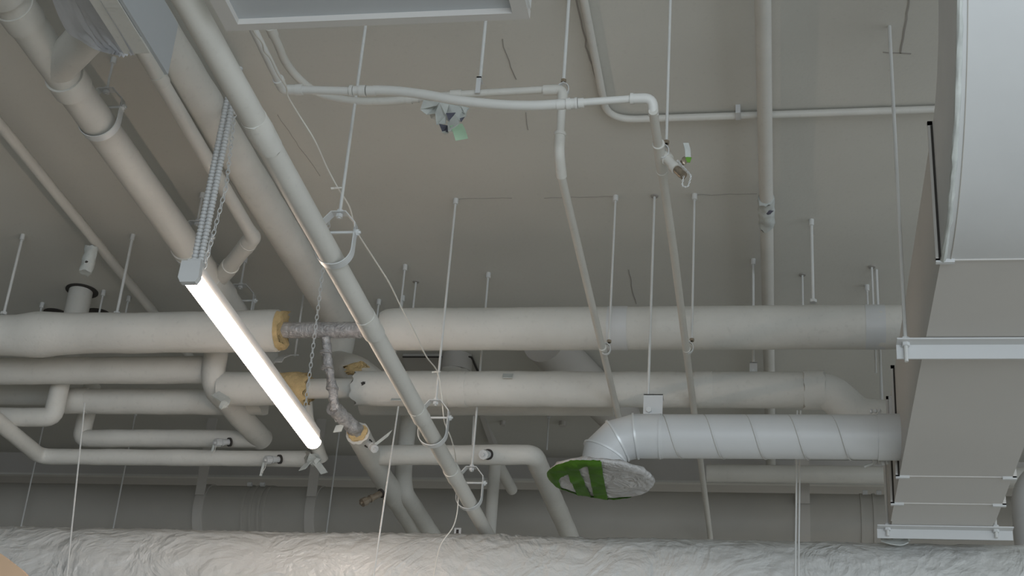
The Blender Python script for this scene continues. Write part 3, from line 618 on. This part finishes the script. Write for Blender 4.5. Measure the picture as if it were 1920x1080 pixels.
# rear hose H2
t = thing('sprinkler_hose', (-0.9, 3.17, 3.78), 'rear curved sprinkler hose close to the ceiling, behind the front one', 'hose')
hh = [V((-1.215, 2.4, 3.80)), atZ(510, 60, 3.80), atZ(533, 112, 3.80), atZ(560, 147, 3.797), atZ(600, 176, 3.79), atY(660, 189, 3.17), atY(720, 190, 3.17), atY(785, 185, 3.17)]
obj('flexible_hose', tube(B(), smoothpath(hh), 0.0105, 18), 'painted_smooth', t)
obj('coupling', tube(B(), [atZ(506, 50, 3.80), atZ(513, 66, 3.80)], 0.0130, 16), 'painted_smooth', t)
obj('pipe', tube(B(), [atY(780, 185, 3.17), atY(860, 177, 3.17), (-0.57, 3.17, 3.784)], 0.0095, 18), 'painted_smooth', t)
for a, b_ in ((762, 772), (845, 866)): obj('coupling', tube(B(), [atY(a, 187 if a < 800 else 178, 3.17), atY(b_, 186 if a < 800 else 177, 3.17)], 0.0128, 16), 'painted_smooth', t)
# hangers of sprinkler lines
def loop_hanger(x, y, z, label, r=0.0150, rodr=0.0036, rx=0.0):
    t = thing('loop_hanger', (x, y, z), label, 'pipe hanger', 'small loop hangers on the slender pipes')
    obj('rod', cyl(B(), (x+rx, y, z+0.022), (x+rx, y, H), rodr, 8), 'rod_metal', t)
    obj('anchor', cyl(B(), (x+rx, y, H-0.02), (x+rx, y, H), 0.009, 10), 'rod_metal', t)
    pts = [(x+rx*0.5, y, z+r*1.5)]+[(x+r*math.cos(PI/2-a), y, z+r*math.sin(PI/2-a)*1.25) for a in [i*2*PI/20 for i in range(21)]]
    obj('loop', strip(B(), pts, (0, 0.005, 0), 0.0010), 'bolt_metal', t)
    bm = B(); hexnut(bm, (x+rx, y, z+0.026), 0.0075, 0.008); obj('nut', bm, 'brass', t); return t
loop_hanger(-0.517, 4.24, 3.556, 'loop hanger and rod on the left slender pipe', rx=0.012-0.003)
loop_hanger(-0.265, 4.24, 3.560, 'loop hanger and rod on the right slender pipe', rx=0.010)
loop_hanger(-0.525, 3.17, 3.782, 'rod and hanger at the elbow above the left slender pipe', rodr=0.0045)
loop_hanger(-0.266, 3.13, 3.566, 'rod and hanger at the tee of the right slender pipe', rx=0.008)
q = atY(898, 172, 3.17)
t = thing('bracket_hanger', q, 'rod with a narrow folded bracket on the rear hose, below the tray', 'pipe hanger')
obj('rod', cyl(B(), (q.x, q.y, q.z+0.03), (q.x, q.y, H), 0.0045, 8), 'rod_metal', t)
obj('bracket', box(B(), (q.x-0.006, q.y-0.016, q.z-0.014), (q.x+0.006, q.y-0.012, q.z+0.036)), 'painted_metal', t)
obj('bracket', box(B(), (q.x-0.006, q.y-0.016, q.z+0.032), (q.x+0.006, q.y+0.016, q.z+0.036)), 'painted_metal', t)
# masked sprinkler head
q = atY(832, 205, 3.17)
t = thing('masked_sprinkler', q, 'sprinkler head bundled in crumpled grey-green masking tape under the front hose', 'sprinkler')
hd = obj('tape_bundle', crumple(B(), q+V((-0.004, 0, -0.004)), (0.040, 0.026, 0.022), 0.45, 31, 2), 'masking_paper', t, smooth=False)
def leaf(pix, Y, mt='masking_paper', nm='tape_flap', lab=None, dy=0.012):
    c = [atY(x, y, Y+dy*((i % 2)-0.5)) for i, (x, y) in enumerate(pix)]
    bm = B(); prism(bm, c, (0, 0.0025, 0.0005)); bmesh.ops.triangulate(bm, faces=[f for f in bm.faces if len(f.verts) > 4]); return obj(nm, bm, mt, hd, label=lab, smooth=False)
leaf([(794, 187), (824, 192), (818, 198), (788, 205)], 3.13)
leaf([(788, 206), (820, 197), (822, 212), (800, 215)], 3.14)
leaf([(824, 192), (842, 194), (836, 216), (836, 232), (818, 234), (816, 212)], 3.115)
leaf([(842, 194), (862, 196), (876, 205), (874, 217), (862, 228), (850, 220), (838, 226), (835, 208)], 3.125)
leaf([(853, 214), (839, 230), (840, 246), (850, 247), (862, 230)], 3.10)
leaf([(864, 198), (880, 202), (872, 213), (862, 207)], 3.12)
leaf([(836, 212), (854, 211), (842, 228)], 3.108, 'dark_tone', 'dark_underside')
leaf([(862, 222), (871, 219), (864, 229)], 3.108, 'dark_tone', 'dark_underside')
leaf([(823, 232), (839, 235), (840, 246), (830, 249)], 3.112, 'dark_tone', 'dark_underside')
leaf([(827, 247), (841, 244), (840, 250), (833, 252)], 3.110)
obj('green_tape_end', strip(B(), [atY(855, 234, 3.098), atY(861, 246, 3.10), atY(866, 262, 3.11)], (0.015, 0.002, 0.004), 0.001), 'pale_green_tape', t, label='pale green tape end hanging down')

# ================================================================== spiral duct with elbow and masked disc
SY, SR = 4.244, 0.0655
z0 = 3.273; xE_ = -0.415; xO = -0.530
t = thing('spiral_duct', (0, SY, z0), 'pale round spiral duct with segmented elbow turned down, joined to the rectangular duct', 'duct')
xr = 0.350
x0_ = atY(1236, 818, SY).x
hel = [V((x0_+0.122*k/48, SY+(SR+0.0002)*math.sin(-2*PI*k/48), z0+(SR+0.0002)*math.cos(-2*PI*k/48))) for k in range(0, int((xr-x0_-0.09)/0.122*48))]
obj('spiral_seam', tube(B(), hel, 0.0010, 6), 'far_duct', t, label='dark spiral seam line')
z0 = 3.273
def rseam(s, a): return SR - (0.0016 if ((s/0.122 - a/(2*PI)) % 1.0) < 0.020 else 0.0)
obj('straight_duct', tube(B(), [(atY(1236, 818, SY).x, SY, z0), (xr, SY, z0+0.003)], SR, 72, step=0.0035, rf=rseam), 'painted_metal', t)
# segmented elbow
R = 0.098; cx_ = atY(1192, 818, SY).x; gores = []
pts = []
for k in range(5):
    a = (PI/2)*k/4
    pts.append(V((cx_-R*math.sin(a), SY, z0-R*(1-math.cos(a)))))
xs = cx_
el = [V((atY(1243, 818, SY).x, SY, z0)), V((cx_, SY, z0)), V((cx_-R*0.55, SY, z0-R*0.16)), V((cx_-R*0.92, SY, z0-R*0.55)), V((cx_-R*0.99, SY, z0-R*1.20))]
obj('elbow', tube(B(), el, SR+0.0012, 48), 'painted_metal', t, angle=15)
for i in (1, 2, 3):
    a, b_ = (el[i]-el[i-1]).normalized(), (el[i+1]-el[i]).normalized(); d = (a+b_).normalized()
    obj('seam_ring', tube(B(), [el[i]-d*0.003, el[i]+d*0.003], SR+0.0045, 48), 'bolt_metal', t)
x = atY(1238, 818, SY).x; obj('seam_ring', tube(B(), [(x-0.002, SY, z0), (x+0.002, SY, z0)], SR+0.0025, 48), 'painted_metal', t)
x = atY(1645, 818, SY).x; obj('end_collar', tube(B(), [(x, SY, z0+0.003), (xr, SY, z0+0.003)], SR+0.0022, 56), 'painted_metal', t)
obj('collar_gap', tube(B(), [(xr-0.002, SY, z0+0.003), (xr+0.004, SY, z0+0.003)], SR+0.004, 56), 'dark_gap', t)
# masked disc diffuser
dc = el[-1]+V((0.0, 0, -0.012))
t = thing('masked_diffuser', dc, 'round diffuser under the duct elbow, wrapped in plastic film and bright green tape', 'air diffuser')
RD = 0.158; tl = 0.10
bm = B(); n = 56; rings = []
prof = [(0.0, 0.020), (0.45, 0.018), (0.80, 0.010), (0.97, 0.003), (1.0, -0.004), (0.97, -0.012), (0.86, -0.016), (0.72, -0.014), (0.55, -0.018), (0.35, -0.016), (0.15, -0.018), (0.0, -0.016)]
def dz(x_, y_, z_, s=0): return V((dc.x+x_, dc.y+y_, dc.z+z_-x_*0.03+0.006*noise.noise(V((x_*24, y_*24, s)))+0.005*abs(noise.noise(V((x_*48, y_*48, s+3))))))
for rr, zz_ in prof[1:-1]:
    rings.append([bm.verts.new(dz(RD*rr*(1+0.012*math.sin(3*k))*math.cos(2*PI*k/n), RD*rr*math.sin(2*PI*k/n), zz_, 1 if zz_ < 0 else 5)) for k in range(n)])
for a, b_ in zip(rings, rings[1:]):
    for k in range(n): bm.faces.new((a[k], a[(k+1) % n], b_[(k+1) % n], b_[k]))
bm.faces.new(rings[0]); bm.faces.new(rings[-1][::-1])
obj('film_cover', bm, 'plastic_film', t, angle=80)
# green rim tape (left half, wraps under the edge) and two straps across
def dpatch(poly_fn, nu, nv, zoff):
    bm = B(); g = [[None]*(nv+1) for _ in range(nu+1)]
    for i in range(nu+1):
        for j in range(nv+1):
            x_, y_, z_ = poly_fn(i/nu, j/nv); g[i][j] = bm.verts.new(dz(x_, y_, z_+zoff, 1))
    for i in range(nu):
        for j in range(nv): bm.faces.new((g[i][j], g[i+1][j], g[i+1][j+1], g[i][j+1]))
    r_ = bmesh.ops.solidify(bm, geom=bm.faces[:], thickness=0.0012); return bm
def under(r): # z of lower surface at radius fraction
    P = [(1.0, -0.004), (0.97, -0.012), (0.86, -0.016), (0.72, -0.014), (0.55, -0.018), (0.35, -0.016), (0.15, -0.018), (0, -0.016)]
    for (a, za), (b_, zb) in zip(P, P[1:]):
        if b_ <= r <= a: return za+(zb-za)*(a-r)/(a-b_)
    return -0.004
def rim(u, v):
    a = math.radians(60+u*215)            # from far side round the left to the near side
    inner = (0.90 if u < 0.45 else 0.90-0.20*min(1, (u-0.45)/0.2))+0.03*math.sin(u*23)
    if u > 0.8: inner += (u-0.8)*0.9
    inner = min(inner, 0.99)
    r = 1.02+(inner-1.02)*v
    return RD*r*math.cos(a), RD*r*math.sin(a), under(min(r, 1))
obj('green_rim_tape', dpatch(rim, 60, 6, -0.004), 'green_tape', t)
def strap(x0, x1, hw):
    def f(u, v):
        y = -1.0+2.0*u; xc = x0+(x1-x0)*u; x = xc+(v-0.5)*2*hw; rr = math.hypot(x, y)
        if rr > 1.0: k = 1.0/rr; x, y = x*k, y*k; rr = 1.0
        return RD*x, RD*y, under(rr)
    return f
obj('green_strap', dpatch(strap(-0.47, -0.40, 0.125), 30, 4, -0.0055), 'green_tape', t, label='left green tape strap')
obj('green_strap', dpatch(strap(-0.02, -0.10, 0.130), 30, 4, -0.0060), 'green_tape', t, label='right green tape strap')
# duct hanger plate
t = thing('duct_hanger', (-0.385, SY, 3.42), 'hanger rod with a wide bolted plate above the spiral duct elbow', 'duct hanger')
obj('rod', rod_bm(-0.383, SY, 3.40, H, 0.0040), 'rod_metal', t)
obj('anchor', tube(B(), [(-0.383, SY, H-0.004), (-0.383, SY, H)], 0.012, 10), 'crack', t)
xa, xb = atY(1207, 760, SY).x, atY(1243, 760, SY).x; zt = zof(1225, 742, SY)
pl = obj('plate', box(B(), (xa, SY-0.012, z0+SR-0.006), (xb, SY-0.009, zt)), 'painted_metal', t, smooth=False)
obj('top_flange', box(B(), (xa, SY-0.012, zt-0.003), (xb, SY+0.030, zt)), 'painted_metal', t, smooth=False)
obj('bolt', hexa(B(), (-0.378, SY-0.022, z0+SR+0.012), (-0.378, SY-0.012, z0+SR+0.012), 0.009), 'bolt_metal', pl)
obj('rod_nut', hexnut(B(), (-0.383, SY, zt-0.010), 0.010, 0.010), 'bolt_metal', t)

# ================================================================== big rectangular duct
DZ = 3.182; DT = 3.52; DXL, DXR = 0.347, 0.662
t = thing('rectangular_duct', (0.5, 4, DZ), 'large rectangular sheet metal duct at right, curving up to the ceiling near us', 'duct')
yS = atZ(1758, 487, DZ).y           # seam where the bend starts
yE_ = 4.72
obj('duct_section', box(B(), (DXL, yS, DZ), (DXR, yE_, DT)), 'sheet_metal', t, smooth=False)
# radius bend: bottom surface curves up toward -Y
RB = 0.62
bm = B(); nb = 20; lowers = []; uppers = []
for k in range(nb+1):
    a = (PI/2)*k/nb*0.98
    lowers.append((yS-RB*math.sin(a), DZ+RB*(1-math.cos(a))))
    ri = RB-(DT-DZ); uppers.append((yS-ri*math.sin(a), DT+ri*(1-math.cos(a))))
lowers.append((lowers[-1][0], H)); uppers.append((uppers[-1][0], H))
gl = [[bm.verts.new((x, y, min(z, H-0.003))) for (y, z) in P] for x in (DXL, DXR) for P in (lowers, uppers)]
nL = len(lowers)
for i in range(nL-1):
    bm.faces.new((gl[0][i], gl[0][i+1], gl[2][i+1], gl[2][i])); bm.faces.new((gl[1][i], gl[3][i], gl[3][i+1], gl[1][i+1]))
    bm.faces.new((gl[0][i], gl[1][i], gl[1][i+1], gl[0][i+1])); bm.faces.new((gl[2][i], gl[2][i+1], gl[3][i+1], gl[3][i]))
bm.faces.new((gl[0][0], gl[2][0], gl[3][0], gl[1][0])); bm.faces.new((gl[0][-1], gl[1][-1], gl[3][-1], gl[2][-1]))
bend = obj('radius_bend', bm, 'painted_metal', t, angle=30, label='smooth bluish radius bend rising toward the ceiling')  # bluer than the straight section: cool daylight put into the colour
# sealant along the bend's lower left edge
bm = B(); P = [V((DXL+0.004, y-0.002, z-0.002)) for y, z in lowers if z < H]
tube(bm, resample(P, 0.02), 0.006, 8, lump=0.004, freq=50); obj('sealant', bm, 'masking_paper', bend, label='ragged bead of sealant')
obj('fold_line', tube(B(), [V((DXL+0.020, y, z-0.0005)) for y, z in lowers if z < H], 0.0012, 6), 'far_duct', bend)
# flanges
def flange(y, name='flange', tabs=True):
    bm = B(); e = 0.011; h = 0.004
    box(bm, (DXL-e, y-h, DZ-e*0.3), (DXL, y+h, DT+e)); box(bm, (DXR, y-h, DZ-e*0.3), (DXR+e, y+h, DT+e)); box(bm, (DXL-e, y-h, DT), (DXR+e, y+h, DT+e)); box(bm, (DXL-0.001, y-h*0.5, DZ-0.003), (DXR+0.001, y+h*0.5, DZ))
    f = obj(name, bm, 'sheet_metal', t, smooth=False)
    obj('flange_gap', box(B(), (DXL-e*0.45, y-h-0.002, DZ), (DXL, y-h, DT)), 'dark_gap', f, smooth=False)
    for x0, x1 in ((DXL-e, DXL+0.028), (DXR-0.028, DXR+e)):
        bm = box(B(), (x0, y-0.004, DZ-0.008), (x1, y+0.006, DZ+0.001)); obj('corner_tab', bm, 'painted_metal', f, smooth=False)
for y in (yS, atZ(1780, 893, DZ).y, atZ(1780, 944, DZ).y): flange(y)
q = atX(1672, 743, DXL)
obj('seam_cleat', box(B(), (DXL-0.010, q.y-0.003, q.z-0.09), (DXL, q.y+0.003, q.z)), 'painted_metal', t, smooth=False)
def trapeze(y, x0, x1, z, label, rodx, drop=0.05, hh=0.022):
    t = thing('trapeze_hanger', ((x0+x1)/2, y, z), label, 'duct hanger')
    bm = B(); box(bm, (x0, y-0.026, z-0.004), (x1, y+0.010, z)); box(bm, (x0, y+0.006, z-hh), (x1, y+0.010, z))
    obj('channel', bm, 'painted_metal', t, smooth=False)
    for x in rodx:
        obj('rod', cyl(B(), (x, y-0.004, z-drop), (x, y-0.004, H), 0.0048, 8), 'rod_metal', t)
        obj('nut', hexnut(B(), (x, y-0.004, z-0.008), 0.010, 0.008), 'bolt_metal', t); obj('nut', hexnut(B(), (x, y-0.004, z+0.006), 0.010, 0.008), 'bolt_metal', t)
    return t
trapeze(3.39, 0.280, 0.735, 3.180, 'near trapeze hanger, pale channel strapped under the rectangular duct at the right edge', (0.301, 0.70), 0.052, 0.040)
ys = atZ(1775, 984, DZ).y
xl_, xr_ = atZ(1650, 990, DZ).x, atZ(1897, 990, DZ).x
trapeze(ys+0.03, xl_-0.010, xr_+0.004, DZ-0.001, 'far trapeze hanger, pale channel under the far end of the rectangular duct', (DXL-0.0075, DXR+0.0080), 0.03, 0.034)
# extend duct to rest on it
obj('duct_section', box(B(), (DXL+0.004, yE_, DZ), (DXR-0.004, 4.90, DT-0.003)), 'sheet_metal', t, smooth=False)
q = atY(1655, 866, 4.42)
t = thing('wing_nut_clamp', q, 'pale wing nut clamp with a short bar below the spiral duct at the rectangular duct', 'clamp')
bm = B()
for k in range(4): crumple(bm, q+V((-0.022+0.012*k, 0, 0.002*(k % 2))), (0.008, 0.007, 0.011), 0.3, k, 2)
obj('nut_cluster', bm, 'bolt_metal', t); obj('bar', tube(B(), [q+V((-0.018, 0, 0.0)), q+V((-0.055, 0, -0.016))], 0.0042, 10), 'bolt_metal', t)
q = atY(1640, 772, 4.36)
bm = B()
for k in range(3): crumple(bm, q+V((-0.010+0.012*k, 0, 0.002)), (0.005, 0.005, 0.008), 0.3, k+9, 2)
obj('nut_cluster', bm, 'bolt_metal', label='three small white nuts showing above the spiral duct end', cat='nut')

# far right spiral duct
q = atY(1950, 960, 5.36)
t = thing('spiral_duct', q, 'round spiral duct cut off by the right edge of the picture, beyond the far trapeze', 'duct')
pp = fillet([(q.x, 5.36, 2.9), (q.x, 5.36, q.z+0.11), (q.x+0.6, 5.36, q.z+0.11)], 0.10, 10)
obj('duct', tube(B(), pp, 0.095, 48, step=0.006, rf=lambda s, a: 0.095+(0.0015 if ((s/0.09-a/(2*PI)) % 1) < 0.06 else 0)), 'painted_metal', t)

# ================================================================== wrapped duct at the bottom
WR = 0.225; WY = 5.00; wz = zof(960, 1006, WY-0.065)-WR*0.955
t = thing('wrapped_duct', (-1, WY, wz), 'large duct in wrinkled pale wrapping along the bottom of the picture', 'duct')
bm = B(); ncir = 110; xs0, xs1, nst = -3.7, 2.2, 620; rings = []
def wrapdisp(x, a):
    p = V((x, math.cos(a)*WR, math.sin(a)*WR))
    q = V((x*5.0+math.sin(a)*2.0, a*1.3, 0)); 
    d = 0.005*noise.noise(V((x*1.4, a*1.1, 0)))
    n1 = noise.noise(V((x*7+a*3.5, a*3.2, 2)));  n2 = noise.noise(V((x*16-a*5, a*5, 7))); n3 = noise.noise(V((x*38, a*14, 11)))
    amt = 0.45+0.8*max(0, noise.noise(V((x*0.9, a*0.8, 20)))+0.25)
    d += amt*(0.0062*(1-min(1, abs(n1)*7))**1.5+0.0042*(1-min(1, abs(n2)*6))**1.5+0.0015*n3)
    for xc in (-2.46, -0.62, 0.55): d -= 0.004*math.exp(-((x-xc)/0.03)**2)
    return d
for i in range(nst+1):
    x = xs0+(xs1-xs0)*i/nst; ring = []
    for k in range(ncir):
        a = 2*PI*k/ncir; rr = WR+wrapdisp(x, a)
        ring.append(bm.verts.new((x, WY+rr*math.cos(a), wz+rr*math.sin(a))))
    rings.append(ring)
for a, b_ in zip(rings, rings[1:]):
    for k in range(ncir): bm.faces.new((a[k], a[(k+1) % ncir], b_[(k+1) % ncir], b_[k]))
bm.faces.new(rings[0][::-1]); bm.faces.new(rings[-1])
obj('wrapping', bm, 'big_wrap', t, angle=70)
q = atY(1678, 1019, 4.86)
bm = B(); strip(bm, smoothpath([q+V((-0.045, -0.02, 0.008)), q+V((-0.02, -0.03, -0.004)), q+V((0.015, -0.03, -0.008)), q+V((0.04, -0.02, 0.004))]), (0, 0.010, 0.010), 0.002)
crumple(bm, q+V((0.012, 0, 0.008)), (0.028, 0.016, 0.010), 0.7, 77, 2)
obj('torn_wrap', bm, 'masking_paper', t, label='crumpled torn scrap')
q = atY(858, 996, 5.02)
t = thing('slotted_bracket', q, 'small slotted bracket standing on the wrapped duct beside the bent vertical pipe', 'bracket')
obj('plate', box(B(), q+V((-0.012, 0, -0.03)), q+V((0.012, 0.004, 0.012))), 'painted_metal', t, smooth=False)
obj('slot', box(B(), q+V((-0.005, -0.001, -0.012)), q+V((0.004, 0.0, 0.006))), 'dark_gap', t, smooth=False)

# ================================================================== LED batten lamp on chains
LX, LZ = -1.478, 3.318; ly0, ly1 = 3.285, 4.455
t = thing('linear_lamp', (LX, 3.86, LZ), 'lit linear batten lamp hanging diagonally on chains at left', 'lamp')
tilt = -0.0
obj('housing', box(B(), (LX-0.022, ly0+0.012, LZ+0.012), (LX+0.022, ly1-0.01, LZ+0.046)), 'painted_metal', t, smooth=False)
bm = B(); prof = []
for k in range(13):
    a = PI+PI*k/12; prof.append((LX+0.0265*math.cos(a), LZ+0.012+0.026*math.sin(a)))
prism(bm, [V((x, ly0+0.012, z)) for x, z in prof], (0, ly1-ly0-0.012, 0)); obj('diffuser', bm, 'led', t)
bm = B(); prof2 = [(LX-0.026, LZ+0.048), (LX-0.028, LZ+0.0), (LX-0.020, LZ-0.014), (LX+0.020, LZ-0.014), (LX+0.028, LZ+0.0), (LX+0.026, LZ+0.048)]
prism(bm, [V((x, ly0-0.008, z)) for x, z in prof2], (0, 0.020, 0)); obj('end_cap', bm, 'painted_metal', t, smooth=False)
obj('cable_gland', box(B(), (LX-0.018, ly0+0.010, LZ+0.046), (LX+0.018, ly0+0.045, LZ+0.062)), 'bolt_metal', t, smooth=False)
for dx_, r in ((-0.009, 0.0076), (0.009, 0.0076)):
    a0 = V((LX+dx_, ly0+0.03, LZ+0.045)); a1 = atZ(438, 128, H)+V((dx_+0.010, 0, 0))
    obj('flexible_conduit', tube(B(), resample([a0, (a0+a1)/2+V((0.0, 0, 0)), a1], 0.0022), r, 10, rf=lambda s, a, r=r: r+0.0019*math.sin(s*2*PI/0.0125)), 'painted_metal', t)
obj('hanging_chain', chain_bm([(LX+0.020, ly0+0.035, LZ+0.046), (LX+0.034, ly0+0.05, LZ+0.3), tuple(atZ(450, 128, H))], 0.0085, 0.0013, 0.017), 'bolt_metal', t)
obj('hanging_chain', chain_bm([(LX, 4.33, LZ+0.046), (-1.487, 4.33, H)], 0.0085, 0.0013, 0.017), 'bolt_metal', t)

# ================================================================== ceiling tray / panel at the top
t = thing('tray_panel', (-0.75, 1.9, 3.33), 'shallow pale framed tray hanging at the top edge of the picture', 'tray')
fz_ = 3.33; a = atZ(425, 57, fz_); b_ = atZ(982, 38, fz_); x0, x1, yF = a.x-0.002, b_.x+0.012, (a.y+b_.y)/2; yN = yF-0.62
obj('pan', box(B(), (x0+0.012, yN, fz_+0.013), (x1-0.012, yF-0.004, fz_+0.019)), 'housing_blue', t, smooth=False)
for lo, hi in (((x0, yN, fz_), (x0+0.030, yF, fz_+0.019)), ((x0+0.030, yF-0.020, fz_), (x1-0.030, yF, fz_+0.019)), ((x1-0.030, yN, fz_), (x1, yF, fz_+0.019)), ((x0, yN-0.014, fz_), (x1, yN, fz_+0.019))):
    o_ = obj('rim', box(B(), lo, hi), 'sheet_metal', t, smooth=False)
q = atZ(1000, 10, fz_); obj('corner_clip', box(B(), (x1, q.y-0.05, fz_+0.002), (x1+0.006, q.y+0.012, fz_+0.03)), 'bolt_metal', t, smooth=False)
for x in (x0+0.05, x1-0.05):
    obj('rod', cyl(B(), (x, yF-0.35, fz_+0.04), (x, yF-0.35, H), 0.004, 8), 'rod_metal', t)

# ================================================================== wrapped housing upper left
zb = 3.55; pc = atZ(315, 140, zb); pl_ = atZ(205, 99, zb); pr_ = atZ(283, 97, zb)
t = thing('equipment_housing', (pc.x-0.2, 2.2, zb), 'box-shaped housing at upper left with a bluish side panel and plastic sheeting below', 'housing')
obj('side_panel', box(B(), (pc.x-0.008, 1.6, zb), (pc.x, pc.y, 3.692)), 'housing_blue', t, smooth=False)
obj('bottom_flange', box(B(), (pc.x-0.070, 1.6, zb-0.004), (pc.x-0.009, pr_.y, zb+0.0)), 'painted_wrap', t, smooth=False)
obj('case', box(B(), (pc.x-0.055, 1.6, zb+0.02), (pc.x-0.009, pr_.y-0.03, 3.70)), 'housing_blue', t, smooth=False)
L0 = [atZ(205, 101, zb-0.002), atZ(176, 92, 3.62), atZ(150, 76, 3.70), atZ(128, 62, 3.765), atZ(112, 35, 3.79), atZ(98, 0, 3.80), atZ(84, -40, 3.80), atZ(70, -90, 3.80)]
R0 = [V((pc.x-0.045, y, zb-0.006)) for y in (pr_.y+0.002, pr_.y-0.04, pr_.y-0.09, pr_.y-0.15, pr_.y-0.22, pr_.y-0.32, pr_.y-0.42, pr_.y-0.55)]
bm = B(); g = []; LL = smoothpath(L0, 6); RR = smoothpath(R0, 6)
for j, (a, b_) in enumerate(zip(RR, LL)):
    row = []
    for i in range(41):
        u = i/40; p_ = a.lerp(b_, u); wv = math.sin(u*PI)
        fold = abs(noise.noise(V((u*7+j*0.045, j*0.05, 4))))
        p_.z += wv*(0.014*noise.noise(p_*9)+0.030*fold-0.010); row.append(bm.verts.new(p_))
    g.append(row)
for j in range(len(g)-1):
    for i in range(40): bm.faces.new((g[j][i], g[j][i+1], g[j+1][i+1], g[j+1][i]))
bmesh.ops.solidify(bm, geom=bm.faces[:], thickness=0.001)
obj('plastic_sheet', bm, 'plastic_sheet', t, angle=60, label='wrinkled translucent white sheeting')

# ================================================================== wires
w1 = [atY(468, 30, 2.35), atY(477, 60, 2.48), atY(490, 80, 2.56), atY(495, 97, 2.62), atY(507, 110, 2.68), atY(521, 140, 2.76), atY(537, 164, 2.84), atY(540, 182, 2.88), atY(562, 218, 2.94), atY(590, 262, 2.98), atY(612, 312, 3.08), atY(634, 352, 3.155)]
w1 += [atY(655, 388, 3.25), atY(668, 432, 3.35), atY(700, 482, 3.5), atY(730, 530, 3.62), atY(752, 575, 3.75), atY(776, 620, 3.88), atY(800, 668, 4.03), atY(820, 697, 4.215)]
w1 += [atY(828, 740, 4.24), atY(833, 790, 4.27), atY(845, 820, 4.34), atY(853, 850, 4.45), atY(856, 885, 4.6), atY(860, 940, 4.7), atY(851, 985, 4.68), atY(825, 1025, 4.66), atY(813, 1085, 4.64)]
for i, p in enumerate(w1): p += V((0.003*noise.noise(V((i*1.7, 0, 0))), 0, 0.003*noise.noise(V((0, i*1.9, 0)))))
t = thing('loose_wire', w1[0], 'thin pale wire looping down beside the long diagonal pipe, tied to two rods', 'wire')
obj('wire', tube(B(), smoothpath(w1, 6), 0.0019, 8), 'wire_white', t)
for q in (w1[11], w1[19]):
    bm = B(); tube(bm, [q+V((0.010*math.cos(k), 0.006*math.sin(k), 0.004*math.sin(k))) for k in [i*0.55 for i in range(13)]], 0.0018, 6); tube(bm, [q, q+V((-0.016, -0.004, -0.004))], 0.003, 6)
    obj('tie', bm, 'wire_white', t)

# ================================================================== plywood panel corner at bottom left
q0 = atY(0, 1037, 3.0); q1 = atY(60, 1080, 3.0)
t = thing('plywood_panel', (q0.x, 3.0, 0), 'curved tan plywood edge poking into the bottom left corner', 'panel')
xc, zc, rc = q0.x-0.16, q0.z-0.45, 0.0
cen = V((q0.x-0.22, 3.0, q0.z-0.42)); rc = (q0-cen).length
cx2 = []
pts = [V((cen.x+rc*math.cos(a), 3.0, cen.z+rc*math.sin(a))) for a in [math.radians(20+k*7) for k in range(20)]]
bm = B(); prism(bm, [V((pts[0].x, 3.0, 0.0))]+pts+[V((pts[-1].x, 3.0, 0.0))], (0, 0.03, 0)); obj('panel', bm, 'plywood', t)
for o in bpy.data.objects:
    if '_w' in o: del o['_w']
